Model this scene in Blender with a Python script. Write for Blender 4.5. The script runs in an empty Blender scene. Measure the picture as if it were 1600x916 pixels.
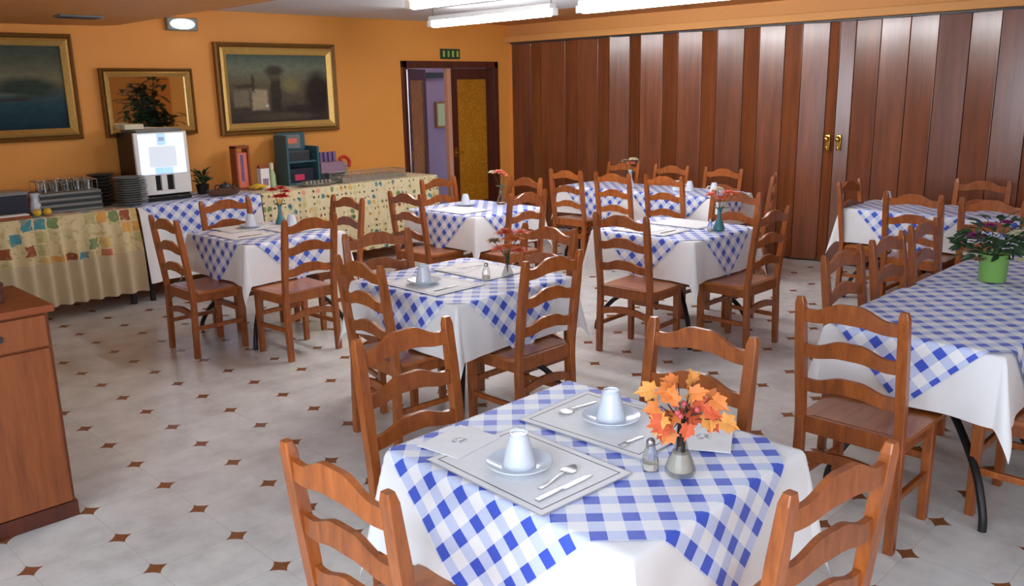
import bpy, bmesh, math, random
from mathutils import Vector, Matrix, noise as mnoise
PI = math.pi
C = bpy.context.scene.collection
random.seed(7)

# ------------------------------------------------------------------ helpers
def lin(r, g, b):
    f = lambda c: (c / 255 / 12.92) if c / 255 <= .04045 else ((c / 255 + .055) / 1.055) ** 2.4
    return (f(r), f(g), f(b), 1)

def link(name, me, mat, parent=None, loc=None, rz=0):
    o = bpy.data.objects.new(name, me)
    C.objects.link(o)
    if mat is not None:
        for m in (mat if isinstance(mat, (list, tuple)) else [mat]):
            me.materials.append(m)
    if parent is not None: o.parent = parent
    if loc is not None: o.location = loc
    o.rotation_euler = (0, 0, rz)
    return o

def obj(name, bm, mat, parent=None, smooth=False, loc=None, rz=0):
    me = bpy.data.meshes.new(name)
    bmesh.ops.recalc_face_normals(bm, faces=bm.faces)
    bm.to_mesh(me); bm.free()
    if smooth:
        for p in me.polygons: p.use_smooth = True
        try: me.set_sharp_from_angle(angle=math.radians(45))
        except Exception: pass
    return link(name, me, mat, parent, loc, rz)

def tag(o, label, cat=None, group=None, kind=None):
    if label: o['label'] = label
    if cat: o['category'] = cat
    if group: o['group'] = group
    if kind: o['kind'] = kind
    return o

def thing(name, label, cat, loc=(0, 0, 0), rz=0, group=None, kind=None):
    o = bpy.data.objects.new(name, None)
    o.empty_display_size = .05
    C.objects.link(o)
    o.location = loc; o.rotation_euler = (0, 0, rz)
    return tag(o, label, cat, group, kind)

def dup(root, loc, rz, label=None, group=None):
    r = root.copy(); C.objects.link(r)
    r.location = loc; r.rotation_euler = (0, 0, rz)
    if label: r['label'] = label
    if group: r['group'] = group
    for ch in list(root.children):
        c = ch.copy(); C.objects.link(c); c.parent = r
        for g in list(ch.children):
            d = g.copy(); C.objects.link(d); d.parent = c
    return r

def B(): return bmesh.new()

def box(bm, x0, x1, y0, y1, z0, z1, bev=0, M=None, mi=0):
    r = bmesh.ops.create_cube(bm, size=1)
    vs = r['verts']
    for v in vs:
        v.co = Vector(((x0 + x1) / 2 + v.co.x * (x1 - x0), (y0 + y1) / 2 + v.co.y * (y1 - y0), (z0 + z1) / 2 + v.co.z * (z1 - z0)))
    fs = list({f for v in vs for f in v.link_faces})
    if bev:
        es = list({e for v in vs for e in v.link_edges})
        q = bmesh.ops.bevel(bm, geom=es, offset=bev, segments=2, profile=.5, affect='EDGES')
        fs = list({f for f in q['faces']} | {f for f in fs if f.is_valid})
        vs = list({v for f in fs for v in f.verts})
    for f in fs: f.material_index = mi
    if M is not None: bmesh.ops.transform(bm, matrix=M, verts=vs)
    return vs

def hexa(bm, b, t, bev=0):
    """b, t: four bottom / top corners"""
    vs = [bm.verts.new(p) for p in list(b) + list(t)]
    fs = [bm.faces.new([vs[i] for i in q]) for q in ((3, 2, 1, 0), (4, 5, 6, 7), (0, 1, 5, 4), (1, 2, 6, 5), (2, 3, 7, 6), (3, 0, 4, 7))]
    if bev:
        es = list({e for f in fs for e in f.edges})
        bmesh.ops.bevel(bm, geom=es, offset=bev, segments=2, profile=.5, affect='EDGES')

def lathe(bm, prof, n=24, c=(0, 0, 0), close=True):
    rings = []
    for r, z in prof:
        rings.append([bm.verts.new((c[0] + r * math.cos(2 * PI * k / n), c[1] + r * math.sin(2 * PI * k / n), c[2] + z)) for k in range(n)])
    for a, b in zip(rings, rings[1:]):
        for k in range(n):
            bm.faces.new((a[k], a[(k + 1) % n], b[(k + 1) % n], b[k]))
    if close:
        if prof[0][0] > 1e-6: bm.faces.new(rings[0][::-1])
        if prof[-1][0] > 1e-6: bm.faces.new(rings[-1])

def tube(bm, pts, rad, n=8, cap=True):
    pts = [Vector(p) for p in pts]
    rs = rad if isinstance(rad, (list, tuple)) else [rad] * len(pts)
    rings = []
    up = Vector((0, 0, 1))
    prev = None
    for i, p in enumerate(pts):
        d = (pts[min(i + 1, len(pts) - 1)] - pts[max(i - 1, 0)]).normalized()
        if prev is None:
            a = d.cross(up)
            if a.length < 1e-3: a = d.cross(Vector((1, 0, 0)))
        else:
            a = prev - d * prev.dot(d)
        a.normalize(); prev = a
        b = d.cross(a)
        rings.append([bm.verts.new(p + (a * math.cos(2 * PI * k / n) + b * math.sin(2 * PI * k / n)) * rs[i]) for k in range(n)])
    for a, b in zip(rings, rings[1:]):
        for k in range(n):
            bm.faces.new((a[k], a[(k + 1) % n], b[(k + 1) % n], b[k]))
    if cap:
        bm.faces.new(rings[0][::-1]); bm.faces.new(rings[-1])

def spline(pts, n=6):
    P = [Vector(p) for p in pts]; out = []
    for i in range(len(P) - 1):
        p0 = P[max(i - 1, 0)]; p1 = P[i]; p2 = P[i + 1]; p3 = P[min(i + 2, len(P) - 1)]
        for k in range(n):
            t = k / n
            out.append(.5 * ((2 * p1) + (p2 - p0) * t + (2 * p0 - 5 * p1 + 4 * p2 - p3) * t * t + (3 * p1 - p0 - 3 * p2 + p3) * t ** 3))
    out.append(P[-1]); return out

def sheet(bm, rows):
    vs = [[bm.verts.new(p) for p in r] for r in rows]
    for a, b in zip(vs, vs[1:]):
        for k in range(len(a) - 1): bm.faces.new((a[k], a[k + 1], b[k + 1], b[k]))
    return vs

def slab(bm, outline, z0, z1):
    a = [bm.verts.new((x, y, z0)) for x, y in outline]; b = [bm.verts.new((x, y, z1)) for x, y in outline]
    n = len(a)
    bm.faces.new(a[::-1]); bm.faces.new(b)
    for k in range(n): bm.faces.new((a[k], a[(k + 1) % n], b[(k + 1) % n], b[k]))

# ------------------------------------------------------------------ materials
class N:
    def __init__(s, name):
        s.m = bpy.data.materials.new(name); s.m.use_nodes = True
        s.t = s.m.node_tree; s.b = s.t.nodes['Principled BSDF']
    def n(s, ty, **k):
        o = s.t.nodes.new(ty)
        for a, v in k.items():
            if hasattr(o, a): setattr(o, a, v)
        return o
    def L(s, a, b): s.t.links.new(a, b)
    def val(s, x, sock):
        if isinstance(x, (int, float)): sock.default_value = x
        elif isinstance(x, tuple): sock.default_value = x
        else: s.L(x, sock)
    def math(s, op, a, b=None, clamp=False):
        o = s.n('ShaderNodeMath', operation=op); o.use_clamp = clamp
        s.val(a, o.inputs[0])
        if b is not None: s.val(b, o.inputs[1])
        return o.outputs[0]
    def mix(s, f, a, b):
        o = s.n('ShaderNodeMix', data_type='RGBA')
        s.val(f, o.inputs[0]); s.val(a, o.inputs[6]); s.val(b, o.inputs[7])
        return o.outputs[2]
    def coord(s, which='Object'):
        o = s.n('ShaderNodeTexCoord'); return o.outputs[which]
    def mapping(s, v, scale=(1, 1, 1), loc=(0, 0, 0), rot=(0, 0, 0)):
        o = s.n('ShaderNodeMapping'); s.L(v, o.inputs[0])
        o.inputs['Scale'].default_value = scale; o.inputs['Location'].default_value = loc; o.inputs['Rotation'].default_value = rot
        return o.outputs[0]
    def noise(s, v, scale, detail=3, rough=.5, out='Fac'):
        o = s.n('ShaderNodeTexNoise'); s.L(v, o.inputs['Vector'])
        o.inputs['Scale'].default_value = scale; o.inputs['Detail'].default_value = detail; o.inputs['Roughness'].default_value = rough
        return o.outputs[out]
    def ramp(s, f, stops, interp='LINEAR'):
        o = s.n('ShaderNodeValToRGB'); s.L(f, o.inputs[0])
        e = o.color_ramp.elements; o.color_ramp.interpolation = interp
        e[0].position, e[0].color = stops[0]
        e[1].position, e[1].color = stops[-1]
        for p, c in stops[1:-1]:
            q = e.new(p); q.color = c
        return o.outputs[0]
    def xyz(s, v):
        o = s.n('ShaderNodeSeparateXYZ'); s.L(v, o.inputs[0]); return o.outputs
    def bump(s, h, strength=.2, dist=.01):
        o = s.n('ShaderNodeBump'); o.inputs['Strength'].default_value = strength; o.inputs['Distance'].default_value = dist
        s.L(h, o.inputs['Height']); s.L(o.outputs[0], s.b.inputs['Normal'])
    def set(s, color=None, rough=.5, metal=0, spec=None, coat=None, trans=None, ior=None, emis=None, es=0, sub=None):
        if color is not None: s.val(color, s.b.inputs['Base Color'])
        s.val(rough, s.b.inputs['Roughness']); s.val(metal, s.b.inputs['Metallic'])
        if spec is not None: s.b.inputs['Specular IOR Level'].default_value = spec
        if coat is not None: s.b.inputs['Coat Weight'].default_value = coat; s.b.inputs['Coat Roughness'].default_value = .18
        if trans is not None: s.b.inputs['Transmission Weight'].default_value = trans
        if ior is not None: s.b.inputs['IOR'].default_value = ior
        if emis is not None: s.val(emis, s.b.inputs['Emission Color']); s.b.inputs['Emission Strength'].default_value = es
        return s.m

def plain(name, c, rough=.5, var=.06, scale=30, **k):
    """solid colour with a slight natural mottling"""
    n = N(name); f = n.noise(n.coord(), scale)
    a = tuple(min(1, x * (1 - var)) for x in c[:3]) + (1,); b = tuple(min(1, x * (1 + var)) for x in c[:3]) + (1,)
    return n.set(n.mix(f, a, b), rough, **k)

def wood(name, dark, light, scale=(22, 22, 3), rough=.32, coat=.25):
    n = N(name); v = n.coord()
    oi = n.n('ShaderNodeObjectInfo')
    add = n.n('ShaderNodeVectorMath', operation='ADD'); n.L(v, add.inputs[0]); n.L(oi.outputs['Random'], add.inputs[1])
    m = n.mapping(add.outputs[0], scale)
    f1 = n.noise(m, 1.0, 4, .6); f2 = n.noise(m, 5.0, 2)
    f = n.math('ADD', n.math('MULTIPLY', f1, .75), n.math('MULTIPLY', f2, .25))
    c = n.ramp(f, [(.3, dark), (.68, light)])
    r = n.math('ADD', n.math('MULTIPLY', oi.outputs['Random'], .25), .87)
    hs = n.n('ShaderNodeHueSaturation'); n.L(c, hs.inputs['Color']); n.L(r, hs.inputs['Value'])
    return n.set(hs.outputs[0], rough, coat=coat)

M = {}
M['chair'] = wood('chair_wood', lin(118, 58, 22), lin(172, 94, 38), scale=(30, 30, 6), rough=.34, coat=.3)
M['seat'] = wood('seat_wood', lin(134, 68, 26), lin(184, 106, 46), scale=(30, 4, 30), rough=.3, coat=.35)
M['cab'] = wood('cabinet_wood', lin(120, 60, 26), lin(154, 84, 40), scale=(30, 30, 2.5), rough=.4, coat=.15)
M['cabtop'] = wood('cabinet_top_wood', lin(136, 64, 28), lin(166, 88, 42), scale=(3, 30, 30), rough=.3, coat=.3)
M['panel'] = wood('panel_wood', lin(92, 46, 24), lin(132, 72, 40), scale=(14, 14, 1.0), rough=.28, coat=.5)
M['door'] = wood('door_wood', lin(64, 26, 14), lin(96, 42, 22), scale=(16, 16, 1.2), rough=.35, coat=.2)
M['white'] = plain('white_paint', lin(235, 235, 232), .5, .02)
M['black'] = plain('black_metal', lin(22, 22, 24), .45, .1)
M['blackpl'] = plain('black_plastic', lin(16, 16, 18), .35, .1)
M['steel'] = plain('brushed_steel', lin(185, 187, 190), .28, .04, metal=1)
M['brass'] = plain('polished_brass', lin(212, 172, 84), .25, .05, metal=1)
M['gold'] = plain('gilt_frame', lin(214, 174, 98), .36, .2, 40, metal=.55)
M['goldd'] = plain('dark_gilt', lin(134, 94, 44), .42, .25, 40, metal=.3)
M['porc'] = plain('white_porcelain', lin(212, 219, 230), .18, .01)
M['greycer'] = plain('grey_stoneware', lin(128, 130, 128), .3, .06)
M['paper'] = plain('paper_napkin', lin(240, 238, 238), .8, .02)
M['lime'] = plain('lime_green_ceramic', lin(126, 174, 86), .35, .04)
M['leafg'] = plain('dark_green_leaf', lin(38, 66, 36), .5, .35, 60)
M['stem'] = plain('green_stem', lin(66, 84, 44), .6, .2)
M['twig'] = plain('dark_twig', lin(60, 40, 28), .7, .2)
M['orange'] = plain('autumn_orange', lin(216, 122, 56), .6, .3, 50)
M['amber'] = plain('autumn_amber', lin(222, 150, 72), .6, .3, 50)
M['rust'] = plain('autumn_red_leaf', lin(208, 92, 54), .6, .25, 50)
M['berry'] = plain('berry_pink', lin(190, 80, 84), .4, .15)
M['red'] = plain('red_petal', lin(206, 44, 36), .55, .15)
M['coral'] = plain('coral_petal', lin(236, 128, 100), .55, .15)
M['cream'] = plain('cream_petal', lin(230, 222, 190), .6, .08)
M['magenta'] = plain('magenta_petal', lin(140, 36, 100), .6, .15)
M['tan'] = plain('dried_petal', lin(150, 120, 90), .8, .2)
M['yellow'] = plain('yellow_peel', lin(222, 178, 50), .5, .1)
M['teal'] = plain('teal_card', lin(52, 92, 100), .5, .1)
M['lilac'] = plain('lilac_card', lin(150, 118, 138), .55, .1)
M['kraft'] = plain('brown_card', lin(150, 76, 36), .6, .12)
M['purple'] = plain('violet_print', lin(120, 96, 140), .6, .1)
M['pink'] = plain('pink_print', lin(214, 60, 90), .6, .1)
M['navy'] = plain('navy_card', lin(30, 34, 52), .5, .1)
M['sage'] = plain('pale_green_label', lin(178, 196, 150), .5, .08)
M['brown'] = plain('brown_earthenware', lin(92, 58, 38), .4, .15)
M['wicker'] = plain('pale_wire', lin(168, 160, 146), .45, .15, metal=.4)
M['slate'] = plain('slate_plastic', lin(52, 56, 60), .4, .15)
M['lav'] = plain('lavender_plaster', lin(150, 134, 168), .8, .03, 3)
M['grey'] = plain('grey_metal', lin(120, 124, 122), .45, .05)
M['sand'] = plain('white_sand', lin(226, 218, 202), .9, .12, 300)
M['cornet'] = plain('pale_wood_edge', lin(206, 150, 122), .5, .05)
M['tealglass'] = plain('teal_ceramic', lin(70, 120, 128), .25, .1)

def glass(name, c, rough=.03):
    n = N(name)
    n.set(c, rough, trans=1.0, ior=1.45)
    f = n.noise(n.coord(), 8); 
    r = n.math('ADD', n.math('MULTIPLY', f, .02), rough); n.L(r, n.b.inputs['Roughness'])
    return n.m
M['glass'] = glass('clear_glass', (.95, .97, .98, 1))
M['smoke'] = plain('smoked_glass', lin(40, 36, 36), .06, .1); M['smoke'].node_tree.nodes['Principled BSDF'].inputs['Alpha'].default_value = .2

# orange plaster
n = N('orange_plaster'); p = n.n('ShaderNodeNewGeometry').outputs['Position']
f = n.noise(p, 1.6, 5, .6); f2 = n.noise(p, 60, 2)
M['wall'] = n.set(n.mix(f, lin(228, 152, 66), lin(235, 161, 74)), .6); n.bump(f2, .06, .004)
n = N('orange_ceiling_paint'); p = n.n('ShaderNodeNewGeometry').outputs['Position']
M['soffit'] = n.set(n.mix(n.noise(p, 1.5, 4), lin(212, 150, 84), lin(220, 158, 90)), .6)
# ceiling: pale grey field, orange painted border
n = N('ceiling_paint'); p = n.n('ShaderNodeNewGeometry').outputs['Position']; x, y, z = n.xyz(p)
inside = n.math('MULTIPLY', n.math('MAXIMUM', n.math('GREATER_THAN', x, 4.15), n.math('LESS_THAN', y, 3.9)), n.math('LESS_THAN', x, 6.95))
c = n.mix(inside, lin(212, 150, 84), n.mix(n.noise(p, 2.5, 4), lin(206, 206, 210), lin(218, 217, 220)))
M['ceil'] = n.set(c, .7)
# floor: cream marbled tiles, brown four-pointed stars at the corners
n = N('star_tile_floor'); p = n.n('ShaderNodeNewGeometry').outputs['Position']; x, y, z = n.xyz(p)
T = .34
def cell(v, off):
    t = n.math('DIVIDE', n.math('SUBTRACT', v, off), T)
    return n.math('ABSOLUTE', n.math('SUBTRACT', t, n.math('ROUND', t)))
ax = cell(x, .7765); ay = cell(y, 3.4217)
s = n.math('ADD', n.math('POWER', ax, .72), n.math('POWER', ay, .72))
star = n.math('LESS_THAN', s, .155 ** .72)
gr = n.math('LESS_THAN', n.math('MINIMUM', ax, ay), .0038)
tid = n.n('ShaderNodeCombineXYZ')
n.L(n.math('FLOOR', n.math('DIVIDE', n.math('SUBTRACT', x, .7765), T)), tid.inputs[0]); n.L(n.math('FLOOR', n.math('DIVIDE', n.math('SUBTRACT', y, 3.4217), T)), tid.inputs[1])
wn = n.n('ShaderNodeTexWhiteNoise'); n.L(tid.outputs[0], wn.inputs['Vector'])
marb = n.noise(p, 5.0, 6, .62)
base = n.ramp(marb, [(.28, lin(196, 194, 191)), (.5, lin(217, 216, 213)), (.75, lin(232, 231, 228))])
hs = n.n('ShaderNodeHueSaturation'); n.L(base, hs.inputs['Color']); n.L(n.math('ADD', n.math('MULTIPLY', wn.outputs[0], .07), .95), hs.inputs['Value'])
c = n.mix(gr, hs.outputs[0], lin(192, 188, 182))
stc = n.mix(n.noise(p, 60, 3), lin(112, 66, 42), lin(158, 102, 66))
c = n.mix(star, c, stc)
M['floor'] = n.set(c, n.math('ADD', n.math('MULTIPLY', marb, .15), .16))
n.bump(n.math('SUBTRACT', 1.0, gr), .12, .002)

# cloths (UV in metres on the flat cloth)
def cloth(name, build, rough=.85):
    n = N(name); uv = n.n('ShaderNodeUVMap'); u, v, w = n.xyz(uv.outputs[0])
    m = n.set(build(n, u, v, uv.outputs[0]), rough)
    n.b.inputs['Sheen Weight'].default_value = .15
    wv = n.noise(uv.outputs[0], 420, 2); n.bump(wv, .10, .001)
    return m
def gingham(P):
    def f(n, u, v, uv):
        a = n.math('LESS_THAN', n.math('FRACT', n.math('ADD', n.math('DIVIDE', u, P), 40.25)), .47)
        b = n.math('LESS_THAN', n.math('FRACT', n.math('ADD', n.math('DIVIDE', v, P), 40.25)), .47)
        s = n.math('ADD', n.math('MULTIPLY', a, .5), n.math('MULTIPLY', b, .5))
        return n.ramp(s, [(0, lin(238, 238, 242)), (.3, lin(198, 207, 238)), (.8, lin(58, 86, 198))], 'CONSTANT')
    return f
M['gingham'] = cloth('blue_gingham', gingham(.088), .5)
M['linen'] = cloth('white_linen', lambda n, u, v, uv: n.mix(n.noise(uv, 6, 3), lin(226, 224, 224), lin(238, 237, 238)))
def cells(n, u, v, cx, cy, seed):
    t = n.n('ShaderNodeCombineXYZ')
    n.L(n.math('FLOOR', n.math('DIVIDE', u, cx)), t.inputs[0]); n.L(n.math('FLOOR', n.math('DIVIDE', v, cy)), t.inputs[1]); t.inputs[2].default_value = seed
    w = n.n('ShaderNodeTexWhiteNoise'); n.L(t.outputs[0], w.inputs['Vector']); return w.outputs['Value']
def patchwork(n, u, v, uv):
    v0 = v; u = n.math('ADD', u, n.math('MULTIPLY', n.math('SUBTRACT', n.noise(uv, 22, 3), .5), .05)); v = n.math('ADD', v, n.math('MULTIPLY', n.math('SUBTRACT', n.noise(uv, 19, 3), .5), .05))
    cr = lin(214, 196, 150)
    w = cells(n, u, v, .095, .10, 3.1)
    c = n.ramp(w, [(0, cr), (.28, lin(186, 176, 120)), (.42, lin(204, 190, 140)), (.55, lin(70, 140, 150)), (.63, lin(220, 160, 80)), (.72, lin(150, 78, 50)), (.79, lin(214, 180, 110)), (.88, lin(196, 100, 80)), (.95, lin(120, 140, 90))], 'CONSTANT')
    fu = n.math('ABSOLUTE', n.math('SUBTRACT', n.math('FRACT', n.math('DIVIDE', u, .095)), .5)); fv = n.math('ABSOLUTE', n.math('SUBTRACT', n.math('FRACT', n.math('DIVIDE', v, .10)), .5))
    c = n.mix(n.math('GREATER_THAN', n.math('MAXIMUM', fu, fv), .42), c, cr)
    blot = n.noise(uv, 26, 3)
    c = n.mix(n.math('MULTIPLY', n.math('GREATER_THAN', blot, .58), .55), c, lin(178, 150, 96))
    return n.mix(n.math('LESS_THAN', v0, -.36), c, n.mix(n.noise(uv, 9, 2), lin(196, 176, 142), lin(208, 190, 158)))
M['patch'] = cloth('patchwork_print', patchwork)
def floral(n, u, v, uv):
    v0 = v; u = n.math('ADD', u, n.math('MULTIPLY', n.math('SUBTRACT', n.noise(uv, 22, 3), .5), .05)); v = n.math('ADD', v, n.math('MULTIPLY', n.math('SUBTRACT', n.noise(uv, 19, 3), .5), .05))
    cr = lin(226, 210, 168)
    w = cells(n, u, v, .055, .06, 9.7)
    c = n.ramp(w, [(0, cr), (.5, lin(210, 196, 140)), (.62, cr), (.72, lin(98, 150, 156)), (.77, lin(222, 176, 96)), (.84, lin(226, 160, 130)), (.89, lin(216, 196, 150)), (.95, lin(126, 146, 92))], 'CONSTANT')
    fu = n.math('SUBTRACT', n.math('FRACT', n.math('DIVIDE', u, .055)), .5); fv = n.math('SUBTRACT', n.math('FRACT', n.math('DIVIDE', v, .06)), .5)
    r = n.math('SQRT', n.math('ADD', n.math('MULTIPLY', fu, fu), n.math('MULTIPLY', fv, fv)))
    c = n.mix(n.math('LESS_THAN', r, .40), cr, c)
    w2 = cells(n, u, v, .055, .06, 2.2)
    dot = n.math('MULTIPLY', n.math('LESS_THAN', r, .17), n.math('GREATER_THAN', w2, .45))
    c = n.mix(dot, c, lin(70, 66, 44))
    return n.mix(n.math('MULTIPLY', n.math('GREATER_THAN', n.noise(uv, 18, 3), .6), .4), c, lin(196, 178, 120))
M['floral'] = cloth('floral_print', floral)
def matweave(n, u, v, uv):
    m = n.math('MAXIMUM', n.math('DIVIDE', n.math('ABSOLUTE', u), .23), n.math('DIVIDE', n.math('ABSOLUTE', v), .17))
    du = n.math('SUBTRACT', .23, n.math('ABSOLUTE', u)); dv = n.math('SUBTRACT', .17, n.math('ABSOLUTE', v))
    d = n.math('MINIMUM', du, dv)
    ln = n.math('MULTIPLY', n.math('GREATER_THAN', d, .022), n.math('LESS_THAN', d, .0265))
    ln2 = n.math('LESS_THAN', d, .003)
    c = n.mix(ln, n.mix(n.noise(uv, 60, 3), lin(228, 227, 229), lin(240, 239, 241)), lin(96, 92, 100))
    return n.mix(ln2, c, lin(170, 168, 174))
M['mat'] = cloth('paper_placemat', matweave, .6)
def napk(n, u, v, uv):
    r = n.math('SQRT', n.math('ADD', n.math('MULTIPLY', u, u), n.math('MULTIPLY', v, v)))
    k = n.noise(uv, 60, 2)
    e = n.math('MULTIPLY', n.math('LESS_THAN', r, .024), n.math('GREATER_THAN', k, .52))
    return n.mix(e, lin(242, 240, 240), lin(168, 166, 176))
M['napkin'] = cloth('printed_napkin', napk)

def emit(name, c, s):
    n = N(name); k = n.noise(n.coord(), 3); 
    return n.set((.8, .8, .8, 1), .5, emis=n.mix(k, c, c), es=s)
M['tube'] = emit('lit_tube', (.97, .98, 1, 1), 56)
M['lamp'] = emit('lit_lens', (.9, 1, .98, 1), 6)

# paintings: rectangular UV 0..1
def painting(name, base, blobs, seed, dist=.09):
    n = N(name); uv = n.n('ShaderNodeUVMap').outputs[0]
    nz = n.noise(n.mapping(uv, (1, 1, 1), (seed, seed * .7, 0)), 7, 5, .65, 'Color')
    sub = n.n('ShaderNodeVectorMath', operation='SUBTRACT'); n.L(nz, sub.inputs[0]); sub.inputs[1].default_value = (.5, .5, .5)
    sc = n.n('ShaderNodeVectorMath', operation='SCALE'); n.L(sub.outputs[0], sc.inputs[0]); sc.inputs['Scale'].default_value = dist * 2
    ad = n.n('ShaderNodeVectorMath', operation='ADD'); n.L(uv, ad.inputs[0]); n.L(sc.outputs[0], ad.inputs[1])
    u, v, w = n.xyz(ad.outputs[0])
    c = n.ramp(v, base)
    for cx, cy, hx, hy, soft, col, rect, op in blobs:
        a = n.math('DIVIDE', n.math('ABSOLUTE', n.math('SUBTRACT', u, cx)), hx); b = n.math('DIVIDE', n.math('ABSOLUTE', n.math('SUBTRACT', v, cy)), hy)
        if rect: d = n.math('MAXIMUM', a, b)
        else: d = n.math('SQRT', n.math('ADD', n.math('MULTIPLY', a, a), n.math('MULTIPLY', b, b)))
        f = n.math('MULTIPLY', n.math('DIVIDE', n.math('SUBTRACT', 1.0, d), soft, True), op)
        c = n.mix(f, c, col)
    fine = n.noise(uv, 16, 6, .7); hs = n.n('ShaderNodeHueSaturation'); n.L(c, hs.inputs['Color']); n.L(n.math('ADD', n.math('MULTIPLY', fine, 1.1), .75), hs.inputs['Value'])
    return n.set(hs.outputs[0], .75, spec=.15)
M['sea'] = painting('seascape_canvas', [(0, lin(24, 44, 52)), (.3, lin(36, 62, 70)), (.44, lin(66, 78, 76)), (.55, lin(108, 102, 80)), (.8, lin(76, 80, 66)), (1, lin(58, 66, 58))],
    [(.82, .50, .2, .16, .5, lin(42, 54, 46), 0, .95), (.25, .36, .12, .05, .5, lin(36, 32, 30), 0, .9), (.74, .36, .14, .03, .5, lin(56, 44, 48), 0, .8), (.35, .47, .5, .015, .8, lin(34, 46, 50), 1, .7), (.5, .42, .4, .03, .8, lin(120, 116, 106), 0, .4)], 2.0, .03)
M['town'] = painting('town_canvas', [(0, lin(54, 46, 42)), (.3, lin(70, 62, 52)), (.6, lin(92, 86, 66)), (.8, lin(100, 106, 90)), (1, lin(72, 86, 76))],
    [(.3, .34, .09, .17, .3, lin(150, 136, 112), 1, .9), (.12, .36, .09, .14, .3, lin(112, 104, 86), 1, .8), (.24, .57, .02, .16, .4, lin(60, 56, 46), 1, .9), (.16, .54, .14, .04, .5, lin(62, 54, 42), 1, .9), (.46, .42, .06, .30, .4, lin(46, 40, 34), 1, .85), (.46, .76, .12, .1, .5, lin(52, 44, 36), 0, .85),
     (.9, .42, .17, .42, .45, lin(40, 34, 32), 0, .95), (.62, .56, .12, .16, .6, lin(118, 108, 74), 0, .7), (.72, .18, .3, .1, .6, lin(44, 38, 36), 0, .8), (.5, .08, .4, .08, .7, lin(80, 70, 58), 0, .6), (.36, .25, .02, .02, .4, lin(190, 190, 176), 0, .8)], 5.0, .035)
# glowing coffee machine front
n = N('backlit_panel'); uv = n.n('ShaderNodeUVMap').outputs[0]; u, v, w = n.xyz(uv)
def rect(cx, cy, hx, hy):
    a = n.math('LESS_THAN', n.math('ABSOLUTE', n.math('SUBTRACT', u, cx)), hx); b = n.math('LESS_THAN', n.math('ABSOLUTE', n.math('SUBTRACT', v, cy)), hy)
    return n.math('MULTIPLY', a, b)
c = n.mix(n.noise(uv, 5, 3), lin(150, 190, 250), lin(250, 252, 255))
c = n.mix(rect(.5, .86, .1, .14), c, lin(120, 176, 214))
c = n.mix(rect(.5, .87, .06, .05), c, lin(70, 110, 140))
c = n.mix(rect(.5, .43, .30, .26), c, n.mix(n.noise(uv, 14, 3), lin(150, 176, 190), lin(176, 172, 186)))
c = n.mix(rect(.5, .08, .2, .08), c, lin(120, 180, 240))
M['screen'] = n.set((.5, .5, .5, 1), .3, emis=c, es=1.15)
# amber pebbled glass of the doors
n = N('amber_pebbled_glass'); p = n.coord()
f = n.noise(p, 38, 3); g2 = n.noise(p, 2.5, 3)
c = n.mix(g2, lin(170, 104, 14), lin(206, 142, 30))
M['amberglass'] = n.set(n.mix(n.math('MULTIPLY', n.math('GREATER_THAN', f, .56), .35), c, lin(226, 176, 70)), .25, trans=.25)
n.bump(f, .5, .01)
n = N('mirror_silver'); k = n.noise(n.coord(), 3); M['mirror'] = n.set(n.mix(k, (.86, .86, .85, 1), (.88, .88, .87, 1)), .02, metal=1)
n = N('exit_sign_face'); uv = n.n('ShaderNodeUVMap').outputs[0]; u, v, w = n.xyz(uv)
c = lin(22, 66, 40)
c = n.mix(rect(.13, .5, .055, .34), c, lin(168, 186, 96)); c = n.mix(rect(.38, .5, .05, .34), c, lin(150, 170, 90)); c = n.mix(rect(.62, .5, .06, .34), c, lin(168, 186, 96)); c = n.mix(rect(.87, .5, .055, .34), c, lin(168, 186, 96))
M['exit'] = n.set(c, .4)

# ------------------------------------------------------------------ room
X0, X1, Y0, Y1, ZC = -1.5, 8.22, -2.4, 8.14, 2.55
def struct(name, bm, m, label, parent=None, smooth=False):
    o = obj(name, bm, m, parent, smooth)
    if parent is None: tag(o, label, None, None, 'structure')
    return o
bm = B(); box(bm, X0 - .2, X1 + .3, Y0 - .2, Y1 + 1.6, -.1, 0); struct('floor', bm, M['floor'], 'cream marbled tile floor with small brown stars at the tile corners')
bm = B(); box(bm, X0 - .2, X1 + .3, Y0 - .2, Y1 + 1.6, ZC, ZC + .1); struct('ceiling', bm, M['ceil'], 'pale grey ceiling with orange painted border')
DX0, DX1, DZ = 6.39, 7.94, 2.10
bm = B(); W = .14
box(bm, X0 - .2, DX0, Y1, Y1 + W, 0, ZC); box(bm, DX1, X1 + .3, Y1, Y1 + W, 0, ZC); box(bm, DX0, DX1, Y1, Y1 + W, DZ, ZC)
struct('wall_back', bm, M['wall'], 'orange plastered wall with paintings, mirror and a double door')
bm = B(); box(bm, X1 + .12, X1 + .3, Y0 - .2, Y1, 0, ZC); struct('wall_right', bm, M['wall'], 'orange wall hidden behind the wooden folding partition')
def holed(name, axis, at, w, lo, hi, holes, label, m='wall'):
    bm = B(); cur = lo
    def bb(a, b, z0, z1):
        if b - a < 1e-4: return
        if axis == 'x': box(bm, at - w, at, a, b, z0, z1)
        else: box(bm, a, b, at - w, at, z0, z1)
    for a, b, z0, z1 in holes:
        bb(cur, a, 0, ZC); bb(a, b, 0, z0); bb(a, b, z1, ZC); cur = b
    bb(cur, hi, 0, ZC)
    struct(name, bm, M[m], label)
holed('wall_left', 'x', X0, .2, Y0, Y1, [(-2.2, 2.1, .85, 2.3)], 'pale wall with a wide window at the left', 'white')
holed('wall_front', 'y', Y0, .2, X0 - .2, X1 + .3, [(.0, 3.8, .85, 2.3)], 'orange wall with a wide window behind the viewer')
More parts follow.
